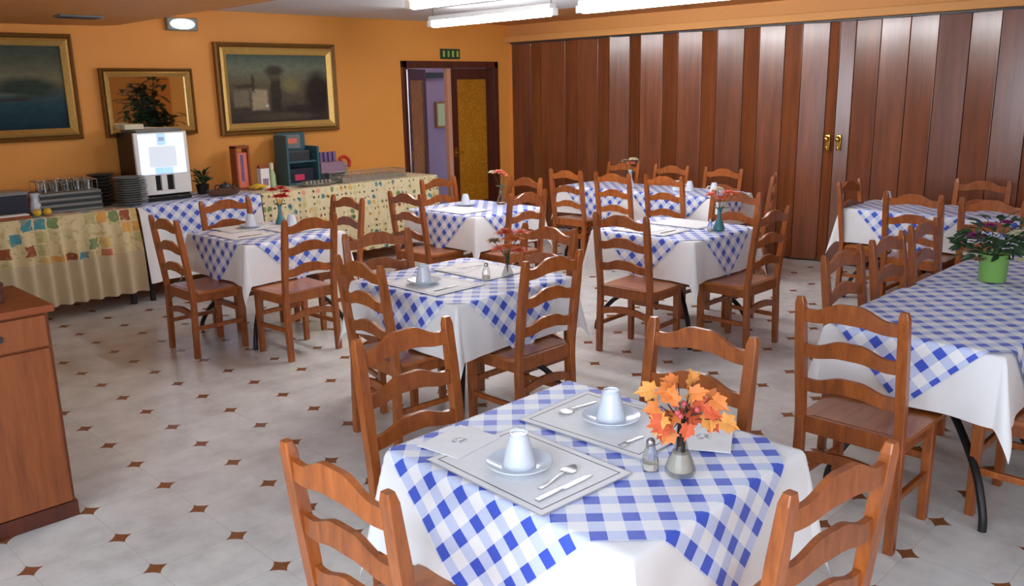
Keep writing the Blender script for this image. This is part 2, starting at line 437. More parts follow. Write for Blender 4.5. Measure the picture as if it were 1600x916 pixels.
def window(name, axis, at, a, b, z0, z1, label):
    w = thing(name, label, None, kind='structure')
    bm = B()
    def bb(a, b, z0, z1):
        if axis == 'x': box(bm, at - .12, at - .06, a, b, z0, z1)
        else: box(bm, a, b, at - .12, at - .06, z0, z1)
    bb(a, b, z0, z0 + .06); bb(a, b, z1 - .06, z1); k = 4
    for i in range(k + 1):
        q = a + (b - a - .06) * i / k; bb(q, q + .06, z0, z1)
    obj('window_frame', bm, M['white'], w)
window('window_1', 'x', X0, -2.2, 2.1, .85, 2.3, 'white framed window in the left wall')
window('window_2', 'y', Y0, .0, 3.8, .85, 2.3, 'white framed window in the wall behind the viewer')
# dropped soffit at the left, its end sloping up to the ceiling along the back wall
bm = B(); prof = [(X0, ZC), (X0, 2.365), (2.6, 2.365), (3.09, 2.372)] + [(3.09 + .95 * t, 2.372 + .176 * (t * t * (3 - 2 * t))) for t in (.15, .3, .45, .6, .75, .9, 1)]
sheet(bm, [[(x, Y1, z) for x, z in prof[1:]], [(x, 3.9, z) for x, z in prof[1:]]])
pa = [bm.verts.new((x, 3.9, z)) for x, z in prof]; bm.faces.new(pa)
struct('trim_1', bm, M['soffit'], 'low orange soffit above the left end of the buffet', smooth=False)
# lintel over the folding partition
bm = B(); box(bm, X1 - .16, X1 + .12, Y0, Y1, 2.335, 2.41, .006); struct('trim_2', bm, M['soffit'], 'orange lintel along the top of the wooden partition')
bm = B(); box(bm, X1 - .06, X1 + .12, Y0, Y1, 2.41, ZC); struct('trim_3', bm, M['soffit'], 'orange band between lintel and ceiling')
bm = B(); box(bm, X1 - .04, X1 + .1, Y1 - .06, Y1, 0, 2.335); struct('trim_4', bm, M['wall'], 'narrow orange pier in the far corner')
# corridor beyond the door
bm = B(); box(bm, 5.6, 10.2, 9.5, 9.6, 0, ZC); struct('wall_corridor', bm, M['lav'], 'lavender wall of the corridor seen through the open door leaf')
bm = B(); box(bm, 10.1, 10.2, Y1 + W, 9.5, 0, ZC); struct('wall_corridor_end', bm, M['lav'], 'lavender end wall of the corridor')
bm = B(); box(bm, 5.5, 5.6, Y1 + W, 9.6, 0, ZC); struct('wall_corridor_side', bm, M['lav'], 'lavender near side wall of the corridor')
bm = B(); box(bm, 7.3, 9.3, 9.46, 9.5, 1.93, 2.0); struct('trim_5', bm, M['navy'], 'dark strip across the corridor wall')
t = thing('picture', 'small framed picture on the lavender corridor wall', 'picture', (8.13, 9.48, 1.42))
bm = B(); box(bm, -.1, .1, -.012, .018, -.18, .18, .004); obj('frame', bm, M['goldd'], t)
bm = B(); box(bm, -.075, .075, -.016, -.012, -.155, .155); obj('canvas', bm, M['sage'], t)

# double door
d = thing('door_1', 'dark wooden double door with amber glass, left leaf standing open', None, kind='structure')
bm = B()
for a, b, z0, z1 in ((DX0, DX0 + .07, 0, DZ), (DX1 - .06, DX1, 0, DZ), (DX0, DX1, DZ - .08, DZ)): box(bm, a, b, Y1 - .03, Y1 + W, z0, z1, .004)
obj('door_frame', bm, M['door'], d)
def leaf(name, w, loc, rz, right=False):
    lf = bpy.data.objects.new(name, None); C.objects.link(lf); lf.parent = d; lf.location = loc; lf.rotation_euler = (0, 0, rz)
    bm = B(); H = DZ - .085; s = .11
    box(bm, 0, s, -.02, .02, .01, H, .004); box(bm, w - s, w, -.02, .02, .01, H, .004)
    box(bm, s, w - s, -.02, .02, H - .13, H, .004); box(bm, s, w - s, -.02, .02, .01, .36, .004)
    obj('leaf_frame', bm, M['door'], lf)
    bm = B(); box(bm, s, w - s, -.006, .006, .36, H - .13); obj('glass_pane', bm, M['amberglass'], lf)
    bm = B(); tube(bm, [(s * .5, -.02, 1.0), (s * .5, -.06, 1.0), (s * .5 + .09, -.06, 1.0)], .009); box(bm, s * .5 - .02, s * .5 + .02, -.025, -.02, .94, 1.06)
    obj('handle', bm, M['brass'], lf, True)
    return lf
leaf('door_leaf', DX1 - .06 - 7.165, (7.165, Y1 + .04, 0), 0)
leaf('door_leaf', .66, (DX0 + .09, Y1 + .03, 0), math.radians(31))
bm = B(); box(bm, 7.10, 7.16, Y1 + .0, Y1 + .07, .01, DZ - .085, .004); obj('meeting_stile', bm, M['cornet'], d)
# push bar column on the left jamb
bm = B(); tube(bm, [(DX0 + .05, Y1 - .05, .1), (DX0 + .05, Y1 - .05, 2.0)], .012); obj('bolt_rod', bm, M['steel'], d, True)

# exit sign and emergency light on the back wall
def uvquad(name, x0, x1, z0, z1, y, mat, parent=None):
    """thin panel facing -Y with 0..1 UVs on its front"""
    bm = B(); box(bm, x0, x1, y, y + .004, z0, z1)
    uv = bm.loops.layers.uv.new('UVMap')
    for f in bm.faces:
        for l in f.loops: l[uv].uv = ((l.vert.co.x - x0) / (x1 - x0), (l.vert.co.z - z0) / (z1 - z0))
    return obj(name, bm, mat, parent)
t = thing('exit_sign', 'small dark green sign with pale figures above the double door', 'sign', (7.15, Y1, 2.185))
bm = B(); box(bm, -.155, .155, -.018, 0, -.06, .06, .004); obj('backing', bm, M['slate'], t)
uvquad('sign_face', -.148, .148, -.053, .053, -.023, M['exit'], t)
t = thing('emergency_light', 'lit white emergency light box high on the orange wall', 'lamp', (3.806, Y1, 2.41))
bm = B(); box(bm, -.15, .15, -.05, 0, -.06, .06, .012); obj('housing', bm, M['grey'], t)
bm = B(); lathe(bm, [(0, .03), (.07, .028), (.1, .02), (.118, 0)], 28)
for v in bm.verts: v.co = Vector((v.co.x, -.05 - v.co.z, v.co.y * .38))
obj('lens', bm, M['lamp'], t, True)
t = thing('ceiling_vent', 'small grey vent plate under the orange soffit', 'vent', (2.55, 7.15, 2.365))
bm = B(); box(bm, -.16, .16, -.08, .08, -.012, 0, .003); obj('plate', bm, M['grey'], t)
bm = B()
for i in range(5): box(bm, -.14, .14, -.06 + i * .03 - .004, -.06 + i * .03 + .004, -.018, -.012)
obj('slats', bm, M['slate'], t)

# framed pictures and mirror
def framed(name, label, cat, x0, x1, z0, z1, fw, mat, outer, inner, canvas):
    cx, cz = (x0 + x1) / 2, (z0 + z1) / 2; hx, hz = (x1 - x0) / 2, (z1 - z0) / 2
    t = thing(name, label, cat, (cx, Y1, cz))
    def ring(hx, hz, w, y0, y1, mat, nm):
        # mitred moulding with a stepped profile
        bm = B(); P = [(0, y1), (0, y0), (w * .35, y0 - .012), (w * .7, y0 + .004), (w, y0 + .018), (w, y1)]
        cs = [(-1, -1), (1, -1), (1, 1), (-1, 1)]
        loops = [[bm.verts.new((sx * (hx - o), y, sz * (hz - o))) for o, y in P] for sx, sz in cs]
        for i in range(4):
            a, b = loops[i], loops[(i + 1) % 4]
            for k in range(len(P)): bm.faces.new((a[k], a[(k + 1) % len(P)], b[(k + 1) % len(P)], b[k]))
        obj(nm, bm, mat, t)
    ring(hx, hz, fw * .4, -.05, 0, outer, 'outer_moulding'); ring(hx - fw * .4, hz - fw * .4, fw * .6, -.058, 0, inner, 'inner_moulding')
    uvquad(canvas, -hx + fw, hx - fw, -hz + fw, hz - fw, -.024, mat, t)
    return t
framed('framed_picture', 'gilt-framed dark seascape painting hanging left of the small mirror', 'painting', .95, 2.80, 1.405, 2.29, .10, M['sea'], M['goldd'], M['gold'], 'canvas')
framed('framed_picture', 'gilt-framed brown town scene painting hanging between mirror and double door', 'painting', 4.10, 5.47, 1.36, 2.258, .115, M['town'], M['goldd'], M['gold'], 'canvas')
framed('mirror', 'gilt-framed wall mirror above the white coffee machine', 'mirror', 3.0, 3.85, 1.40, 2.01, .075, M['mirror'], M['goldd'], M['gold'], 'glass')

# folding partition on the right: zigzag wooden panels
fp = thing('folding_partition', 'dark reddish wood folding partition covering the whole right wall', 'folding partition', (X1, 0, 0))
vs = [8.07, 7.80, 7.56, 7.22, 6.98, 6.69, 6.47, 6.24, 6.03, 5.77, 5.54, 5.27, 5.05, 4.77, 4.56, 4.31, 4.10, 3.86, 3.735]
v = 3.735
while v > .3: vs.append(v - (.13 if v > 3.7 else .25)); v = vs[-1]
amp = [(.0 if i % 2 else (-.066 if i < 18 else -.04)) for i in range(len(vs))]
rnd = random.Random(3)
for i in range(len(vs) - 1):
    a, b = (amp[i] + rnd.uniform(-.012, .012) if i == 0 else pb), amp[i + 1] + rnd.uniform(-.012, .012)
    pb = b
    y0, y1 = vs[i] - .003, vs[i + 1] + .003
    bm = B()
    hexa(bm, [(a, y0, .015), (b, y1, .015), (b + .03, y1, .015), (a + .03, y0, .015)], [(a, y0, 2.325), (b, y1, 2.325), (b + .03, y1, 2.325), (a + .03, y0, 2.325)], .003)
    obj('panel', bm, M['panel'], fp)
bm = B(); box(bm, .06, .09, vs[-1], 8.08, .01, 2.33); obj('backing_curtain', bm, M['blackpl'], fp)
bm = B(); box(bm, -.07, .06, vs[-1], 8.1, 2.318, 2.334); obj('track', bm, M['slate'], fp)
for yy in (3.78, 3.67):
    bm = B(); box(bm, -.078, -.062, yy - .022, yy + .022, 1.12, 1.27, .004); lathe(bm, [(.0, -.03), (.02, -.028), (.026, -.01), (.024, .01), (.012, .02), (.0, .022)], 14, (-.095, yy, 1.235))
    tube(bm, [(-.07, yy, 1.235), (-.1, yy, 1.235)], .008); lathe(bm, [(.010, 0), (.012, .02), (.006, .03)], 10, (-.082, yy, 1.135))
    obj('handle', bm, M['brass'], fp, True)

# fluorescent fittings hung under the ceiling
def fitting(label, x, ya, yb, z, lamp=True):
    t = thing('fluorescent_lamp', label, 'lamp', (x, (ya + yb) / 2, z), 0, 'hanging fluorescent lamps')
    L = abs(yb - ya) / 2
    bm = B(); box(bm, -.045, .045, -L, L, .035, .08, .006); obj('housing', bm, M['white'], t)
    bm = B(); tube(bm, [(0, -L + .03, .006), (0, L - .03, .006)], .032, 14); obj('tube', bm, M['tube'], t, True)
    for s in (-1, 1):
        bm = B(); box(bm, -.035, .035, s * L - .03, s * L + .03, -.02, .04, .004); obj('lampholder', bm, M['white'], t)
        bm = B(); tube(bm, [(0, s * (L - .02), .08), (0, s * (L - .02), ZC - z)], .006); obj('rod', bm, M['grey'], t)
    return t
fitting('lit fluorescent lamp in front of the double door', 5.72, 6.76, 5.16, 2.385)
fitting('lit fluorescent lamp hanging before the wooden folding partition', 5.76, 4.88, 3.28, 2.385)
fitting('lit fluorescent lamp nearest the viewer at the top edge', 4.33, 5.35, 3.75, 2.385)

# ------------------------------------------------------------------ cloth
def fold(a, b, hx, hy, zt, seed=0, f0=.045, f1=.24, amp=.035, fc=.14):
    sa = 1 if a >= 0 else -1; sb = 1 if b >= 0 else -1
    ea = max(abs(a) - hx, 0); eb = max(abs(b) - hy, 0); r0 = .012
    def drop(e): return e - r0 * (1 - math.exp(-e / r0)) * .6
    def out(e, F): return r0 * (1 - math.exp(-e / r0)) + e * F
    if ea == 0 and eb == 0: return Vector((a, b, zt))
    def F_edge(t, h, k):
        w = max(0, 1 - (t / h) ** 4)
        k0 = f0 + (fc - f0) * math.exp(-((h - abs(t)) / .11) ** 2)
        return k0 + amp * w * math.sin(t / .11 + seed * 1.7 + k) * .8 + amp * .5 * w * math.sin(t / .047 + seed + 2 * k)
    if eb == 0: return Vector((sa * (hx + out(ea, F_edge(b, hy, sa))), b, zt - drop(ea)))
    if ea == 0: return Vector((a, sb * (hy + out(eb, F_edge(a, hx, 3 + sb))), zt - drop(eb)))
    r = math.hypot(ea, eb); ph = math.atan2(eb, ea)
    F = fc + (f1 - fc) * math.sin(2 * ph) ** 2
    o = out(r, F)
    return Vector((sa * (hx + o * math.cos(ph)), sb * (hy + o * math.sin(ph)), zt - drop(r)))

def axis(lo, hi, h, step):
    pts = set()
    def seg(a, b):
        if b - a < 1e-6: return
        k = max(1, int(round((b - a) / step)))
        for i in range(k + 1): pts.add(round(a + (b - a) * i / k, 5))
    seg(max(lo, -h), min(hi, h))
    if lo < -h: seg(lo, -h); pts.add(-h - .006); pts.add(-h - .014)
    if hi > h: seg(h, hi); pts.add(h + .006); pts.add(h + .014)
    return sorted(pts)

def cloth_obj(name, mat, label, cat, group, loc, hx, hy, zt, rng, step, rot=0, cen=(0, 0), seed=0, off=0, clip=None, **fk):
    """rng = (amin, amax, bmin, bmax) on the flat cloth, rotated by rot about cen"""
    bm = B(); uv = bm.loops.layers.uv.new('UVMap')
    if rot == 0: A = axis(rng[0], rng[1], hx, step); Bv = axis(rng[2], rng[3], hy, step)
    else:
        k = int((rng[1] - rng[0]) / step); A = [rng[0] + (rng[1] - rng[0]) * i / k for i in range(k + 1)]
        k = int((rng[3] - rng[2]) / step); Bv = [rng[2] + (rng[3] - rng[2]) * i / k for i in range(k + 1)]
    c, s = math.cos(rot), math.sin(rot); g = []
    for p in A:
        row = []
        for q in Bv:
            a = cen[0] + c * p - s * q; b = cen[1] + s * p + c * q
            if clip: a = min(max(a, clip[0]), clip[1]); b = min(max(b, clip[2]), clip[3])
            row.append((bm.verts.new(fold(a, b, hx + off, hy + off, zt + off, seed, **fk)), (p, q)))
        g.append(row)
    for r0, r1 in zip(g, g[1:]):
        for k in range(len(r0) - 1):
            q = (r0[k], r1[k], r1[k + 1], r0[k + 1])
            f = bm.faces.new([w[0] for w in q])
            for l, w in zip(f.loops, q): l[uv].uv = w[1]
            if clip and f.calc_area() < 1e-9: bm.faces.remove(f)
    me = bpy.data.meshes.new(name)
    bm.normal_update(); bm.to_mesh(me); bm.free()
    for p in me.polygons: p.use_smooth = True
    o = link(name, me, mat, None, loc)
    return tag(o, label, cat, group)

# ------------------------------------------------------------------ tables
ZT = .755
def table(label, cx, cy, hx, hy, group, z=ZT - .006):
    t = thing('dining_table', label, 'table', (cx, cy, 0), 0, group)
    bm = B(); box(bm, -hx, hx, -hy, hy, z - .03, z, .004); obj('tabletop', bm, M['cabtop'], t)
    bm = B(); box(bm, -hx + .12, hx - .12, -.03, .03, z - .07, z - .03); box(bm, -.03, .03, -hy + .12, hy - .12, z - .075, z - .03)
    obj('underframe', bm, M['black'], t)
    ends = [(0, 0)] if hx < .6 and hy < .6 else ([(-hx + .42, 0), (hx - .42, 0)] if hx > hy else [(0, -hy + .42), (0, hy - .42)])
    for ex, ey in ends:
        bm = B(); lathe(bm, [(.04, .36), (.03, .40), (.03, z - .07)], 12, (ex, ey, 0)); obj('column', bm, M['black'], t, True)
        for sx in (-1, 1):
            for sy in (-1, 1):
                fx = (sx * (hx - .02) if len(ends) == 1 or hx < hy else ex + sx * .36); fy = (sy * (hy - .02) if len(ends) == 1 or hx > hy else ey + sy * .36)
                dx, dy = fx - ex, fy - ey
                P = spline([(ex, ey, .40), (ex + dx * .35, ey + dy * .35, .36), (ex + dx * .78, ey + dy * .78, .22), (ex + dx * .97, ey + dy * .97, .08), (fx, fy, 0)], 5)
                bm = B(); tube(bm, P, .017, 8); obj('leg', bm, M['black'], t, True)
    if len(ends) == 2:
        bm = B(); (a, b), (c, e) = ends; tube(bm, [(a, b, .38), (c, e, .38)], .016, 8); obj('stretcher', bm, M['black'], t, True)
    return t

TG, WG, OG = 'square dining tables', 'white undercloths on the square tables', 'blue gingham cloths on the square tables'
SQ = {  # name: cx, cy, hx, hy, phrase
 'A': (1.780, 1.465, .395, .435, 'nearest table laid with two white cups'),
 'B': (3.075, 3.460, .425, .430, 'middle table with one white cup and orange flowers'),
 'C': (3.215, 5.815, .400, .430, 'left table with red flowers before the coffee machine'),
 'D': (5.215, 3.535, .400, .430, 'right middle table with a teal vase of coral flowers'),
 'E': (5.080, 5.520, .390, .430, 'far table in front of the double door')}
for i, (k, (cx, cy, hx, hy, ph)) in enumerate(SQ.items()):
    table('square table, the ' + ph, cx, cy, hx, hy, TG)
    dr = .31 if k == 'A' else .285
    cloth_obj('undercloth', M['linen'], 'white tablecloth of the ' + ph, 'tablecloth', WG, (cx, cy, 0), hx, hy, ZT - .003, (-hx - dr, hx + dr, -hy - dr, hy + dr), .022 if k in 'AB' else .035, seed=i * 2.3)
    s = {'A': .553, 'B': .57, 'C': .542, 'D': .525, 'E': .53}[k]
    cloth_obj('gingham_cloth', M['gingham'], 'blue gingham cloth on the ' + ph, 'tablecloth', OG, (cx, cy, 0), hx, hy, ZT - .003, (-s, s, -s, s), .0115 if k in 'AB' else .02, rot=PI / 4, cen=(0, .05 if k == 'A' else 0), seed=i * 2.3, off=.004)

# long tables
table('long dining table with black legs carrying the green flower pot', 4.93, 1.215, 1.46, .345, 'long dining tables')
cloth_obj('undercloth', M['linen'], 'white tablecloth under the gingham on the table with the green flower pot', 'tablecloth', 'white undercloths on the long tables', (4.93, 1.215, 0), 1.46, .345, ZT - .003, (-1.74, 1.74, -.625, .625), .024, seed=4.1)
for i, (dx, w) in enumerate(((-1.02, 'near end'), (-.05, 'middle'), (.95, 'far end'))):
    cloth_obj('gingham_cloth', M['gingham'], 'blue gingham cloth on the %s of the flower pot table' % w, 'tablecloth', 'gingham cloths on the long tables', (4.93, 1.215, 0), 1.46, .345, ZT - .003, (-.53, .53, -.53, .53), .014, rot=PI / 4, cen=(dx, 0), seed=4.1, off=.004 + .0035 * (2 - i))
FC = (7.12, 5.12)
table('long dining table standing along the wooden partition', FC[0], FC[1], .30, .95, 'long dining tables')
cloth_obj('undercloth', M['linen'], 'white tablecloth of the long table along the wooden partition', 'tablecloth', 'white undercloths on the long tables', (FC[0], FC[1], 0), .30, .95, ZT - .003, (-.58, .58, -1.23, 1.23), .035, seed=7.0)
for i, (dy, w) in enumerate(((.45, 'far half'), (-.42, 'near half'))):
    cloth_obj('gingham_cloth', M['gingham'], 'blue gingham cloth over the %s of the long table along the partition' % w, 'tablecloth', 'gingham cloths on the long tables', (FC[0], FC[1], 0), .30, .95, ZT - .003, (-.53, .53, -.53, .53), .02, rot=PI / 4, cen=(0, dy), seed=7.0, off=.004 + .0035 * i)
GC = (7.26, 2.06)
table('dining table by the partition behind the green flower pot', GC[0], GC[1], .33, 1.0, 'long dining tables')
cloth_obj('undercloth', M['linen'], 'white tablecloth of the table by the partition behind the green flower pot', 'tablecloth', 'white undercloths on the long tables', (GC[0], GC[1], 0), .33, 1.0, ZT - .003, (-.61, .61, -1.28, 1.28), .035, seed=9.0)
for i, (dy, w) in enumerate(((.47, 'left half'), (-.42, 'right half'))):
    cloth_obj('gingham_cloth', M['gingham'], 'blue gingham cloth on the %s of the table behind the flower pot' % w, 'tablecloth', 'gingham cloths on the long tables', (GC[0], GC[1], 0), .33, 1.0, ZT - .003, (-.53, .53, -.53, .53), .02, rot=PI / 4, cen=(0, dy), seed=9.0, off=.004 + .0035 * i)

# ------------------------------------------------------------------ chairs
def post_y(z): return -.188 + (-.012 if z < .4 else 0) * (1 - z / .4 if z < .4 else 0) - .062 * max(0, (z - .45) / .52) ** 1.1
def make_chair():
    t = thing('dining_chair', 'x', 'chair', (0, 0, 0), 0, 'ladder-back dining chairs')
    hw, sw = .215, .038
    for s in (-1, 1):
        bm = B(); zs = [0, .2, .40, .5, .65, .8, .94, .965]; rings = []
        for j, z in enumerate(zs):
            d = .034 if z < .9 else (.030 if z < .95 else .022); w = sw if z < .95 else sw - .012; xc = s * (hw - sw / 2); y = post_y(z)
            rings.append([bm.verts.new((xc + a * w / 2, y + b * d / 2, z)) for a, b in ((-1, -1), (1, -1), (1, 1), (-1, 1))])
        for a, b in zip(rings, rings[1:]):
            for k in range(4): bm.faces.new((a[k], a[(k + 1) % 4], b[(k + 1) % 4], b[k]))
        bm.faces.new(rings[0][::-1]); bm.faces.new(rings[-1])
        es = [e for e in bm.edges if abs(e.verts[0].co.z - e.verts[1].co.z) > .02]
        bmesh.ops.bevel(bm, geom=es, offset=.004, segments=2, profile=.5, affect='EDGES')
        obj('back_post', bm, M['chair'], t)
    xi = hw - sw + .004
    for zb, zt, ar, ab in ((.868, .918, .040, .016), (.722, .772, .034, .018), (.576, .626, .030, .018)):
        bm = B(); n = 20; F, R = [], []
        for i in range(n + 1):
            x = -xi + 2 * xi * i / n; q = abs(x) / xi
            e = max(0, min(1, (.80 - q) / .62)); bmp = e * e * (3 - 2 * e)
            cy = post_y((zb + zt) / 2) - .010 * (1 - q * q)
            lo = zb + ab * bmp; hi = zt + ar * bmp
            F.append([bm.verts.new((x, cy + .009, z)) for z in (lo, hi)]); R.append([bm.verts.new((x, cy - .009, z)) for z in (lo, hi)])
        for i in range(n):
            bm.faces.new((F[i][0], F[i][1], F[i + 1][1], F[i + 1][0])); bm.faces.new((R[i][0], R[i + 1][0], R[i + 1][1], R[i][1]))
            bm.faces.new((F[i][1], R[i][1], R[i + 1][1], F[i + 1][1])); bm.faces.new((F[i][0], F[i + 1][0], R[i + 1][0], R[i][0]))
        bm.faces.new((F[0][0], R[0][0], R[0][1], F[0][1])); bm.faces.new((F[n][0], F[n][1], R[n][1], R[n][0]))
        es = [e for e in bm.edges if len(e.link_faces) == 2 and e.calc_face_angle(0) > 1]
        bmesh.ops.bevel(bm, geom=es, offset=.003, segments=2, profile=.5, affect='EDGES')
        obj('slat', bm, M['chair'], t, True)
    # seat: two-board plank with dished top
    bm = B(); nx, ny = 12, 10; top = []
    for j in range(ny + 1):
        y = -.172 + (.382) * j / ny; w = .176 + (.215 - .176) * min(1, max(0, (j - .0) / 1.0)) if j < 1 else .212 + .008 * j / ny
        row = []
        for i in range(nx + 1):
            x = -w + 2 * w * i / nx; e = (i / nx - .5) * 2; f = (j / ny - .5) * 2
            z = .466 - .007 * (1 - e * e) * (1 - f * f) - (.006 if j == ny or i in (0, nx) else 0)
            row.append(bm.verts.new((x, y, z)))
        top.append(row)
    bot = [[bm.verts.new((v.co.x, v.co.y, .442)) for v in r] for r in top]
    for j in range(ny):
        for i in range(nx):
            bm.faces.new((top[j][i], top[j][i + 1], top[j + 1][i + 1], top[j + 1][i])); bm.faces.new((bot[j][i], bot[j + 1][i], bot[j + 1][i + 1], bot[j][i + 1]))
    for i in range(nx):
        bm.faces.new((top[0][i], bot[0][i], bot[0][i + 1], top[0][i + 1])); bm.faces.new((top[ny][i], top[ny][i + 1], bot[ny][i + 1], bot[ny][i]))
    for j in range(ny):
        bm.faces.new((top[j][0], top[j + 1][0], bot[j + 1][0], bot[j][0])); bm.faces.new((top[j][nx], bot[j][nx], bot[j + 1][nx], top[j + 1][nx]))
    obj('seat', bm, M['seat'], t, True)
    for s in (-1, 1):
        bm = B(); x = s * .185
        hexa(bm, [(x - .017, .150, 0), (x + .017, .150, 0), (x + .017, .184, 0), (x - .017, .184, 0)], [(x - .020, .146, .442), (x + .020, .146, .442), (x + .020, .188, .442), (x - .020, .188, .442)], .003)
        obj('front_leg', bm, M['chair'], t)
        bm = B(); box(bm, s * .185 - .010, s * .185 + .010, -.17, .146, .385, .442, .002); obj('seat_rail', bm, M['chair'], t)
        for z in (.19,):
            bm = B(); box(bm, s * .187 - .010, s * .187 + .010, -.176, .150, z, z + .028, .003); obj('stretcher', bm, M['chair'], t)
    bm = B(); box(bm, -.18, .18, -.196, -.176, .395, .465, .003); obj('seat_rail', bm, M['chair'], t)
    bm = B(); box(bm, -.168, .168, .158, .176, .385, .442, .003); obj('seat_rail', bm, M['chair'], t)
    # arched rear stretcher and plain front one
    bm = B(); n = 14; F = []
    for i in range(n + 1):
        x = -.18 + .36 * i / n; q = abs(x) / .18; a = .03 * (1 - q * q)
        F.append([bm.verts.new((x, y, z + a)) for y, z in ((-.199, .262), (-.181, .262), (-.181, .305), (-.199, .305))])
    for a, b in zip(F, F[1:]):
        for k in range(4): bm.faces.new((a[k], a[(k + 1) % 4], b[(k + 1) % 4], b[k]))
    bm.faces.new(F[0][::-1]); bm.faces.new(F[-1]); obj('stretcher', bm, M['chair'], t, True)
    bm = B(); box(bm, -.17, .17, .158, .176, .26, .292, .003); obj('stretcher', bm, M['chair'], t)
    return t
chair0 = make_chair(); used = [False]
DIR = {'+u': -PI / 2, '-u': PI / 2, '+v': 0.0, '-v': PI}
def chair(x, y, d, label, group, tw=0):
    """x, y = middle of the top of the back; d = the way it faces"""
    rz = DIR[d] + math.radians(tw)
    ox = x + (-math.sin(rz)) * .246; oy = y + math.cos(rz) * .246
    if not used[0]:
        used[0] = True; chair0.location = (ox, oy, 0); chair0.rotation_euler = (0, 0, rz); chair0['label'] = label; chair0['group'] = group; return chair0
    return dup(chair0, (ox, oy, 0), rz, label, group)
g = 'chairs around the nearest table'
W_ = 'ladder-back wooden chair '
chair(.965, 1.53, '+u', W_ + 'in the left foreground, facing the nearest table', g)
chair(1.705, .71, '+v', W_ + 'in the right foreground, facing the nearest table', g, -7)
chair(1.765, 2.30, '-v', W_ + 'behind the folded napkin on the nearest table', g)
chair(2.44, 1.535, '-u', W_ + 'directly behind the orange leaf bouquet', g)
g = 'chairs around the middle table'
chair(2.385, 3.44, '+u', W_ + 'at the left of the middle table beside its white cup', g, -4)
chair(3.075, 2.785, '+v', W_ + 'in front of the middle table, beside its orange flowers', g)
chair(2.985, 4.10, '-v', W_ + 'at the far left of the middle table, facing it', g, -14)
chair(3.74, 3.42, '-u', W_ + 'at the far right side of the middle table, behind its orange flowers', g)
g = 'chairs around the left table'
chair(2.42, 5.73, '+u', W_ + 'leftmost in the room, left of the table with red flowers', g)
chair(3.06, 4.94, '+v', W_ + 'right front of the table with red flowers', g, 3)
chair(3.19, 6.36, '-v', W_ + 'between the red flowers and the coffee machine', g)
chair(3.87, 5.68, '-u', W_ + 'between the red flowers and the floral buffet cloth', g)
g = 'chairs around the right middle table'
chair(4.38, 3.38, '+u', W_ + 'at the left of the table with the teal vase', g, 3)
chair(5.175, 2.735, '+v', W_ + 'at the right front of the table with the teal vase', g)
chair(5.90, 3.44, '-u', W_ + 'behind the teal vase of coral flowers', g)
g = 'chairs around the far table by the door'
chair(4.30, 5.50, '+u', W_ + 'at the left of the far table in front of the double door', g)
chair(4.94, 4.74, '+v', W_ + 'at the near right of the far table by the door', g)
chair(5.24, 6.19, '-v', W_ + 'behind the far table, before the end of the floral buffet', g)
chair(5.76, 5.56, '-u', W_ + 'at the right of the far table, beside the coral rose vase', g)
g = 'chairs along the partition table'
chair(6.50, 5.71, '+u', W_ + 'first from the left on the near side of the partition table', g)
chair(6.50, 5.12, '+u', W_ + 'second from the left on the near side of the partition table', g)
chair(6.57, 4.58, '+u', W_ + 'third from the left on the near side of the partition table', g)
chair(7.50, 5.75, '-u', W_ + 'against the partition behind the left part of the partition table', g)
chair(7.50, 5.13, '-u', W_ + 'against the partition behind the vase on the partition table', g)
chair(7.50, 4.52, '-u', W_ + 'against the partition behind the cups of the partition table', g)
chair(7.20, 3.82, '+v', W_ + 'turned askew at the near end of the partition table', g, 24)
g = 'chairs around the table behind the flower pot'
chair(7.08, 3.07, '-v', W_ + 'standing below the brass handles of the folding partition', g)
chair(6.50, 2.34, '+u', W_ + 'left of the green pot, facing the partition', g)
chair(6.47, 1.80, '+u', W_ + 'right behind the flowers of the green pot, facing the partition', g)
chair(7.70, 2.23, '-u', W_ + 'against the partition at the table behind the flower pot', g)
chair(7.70, 1.62, '-u', W_ + 'against the partition at the right edge of the photo', g)
g = 'chairs around the flower pot table'
chair(3.065, 1.29, '+u', W_ + 'at the near end of the flower pot table, back to the viewer', g)
chair(4.075, 1.775, '-v', W_ + 'nearest of three along the left side of the flower pot table', g)
chair(4.62, 1.775, '-v', W_ + 'middle one of three along the left side of the flower pot table', g)
chair(5.21, 1.80, '-v', W_ + 'farthest of three along the left side of the flower pot table', g)
chair(3.83, .56, '+v', W_ + 'right of the flower pot table, cut by the photo edge', g)

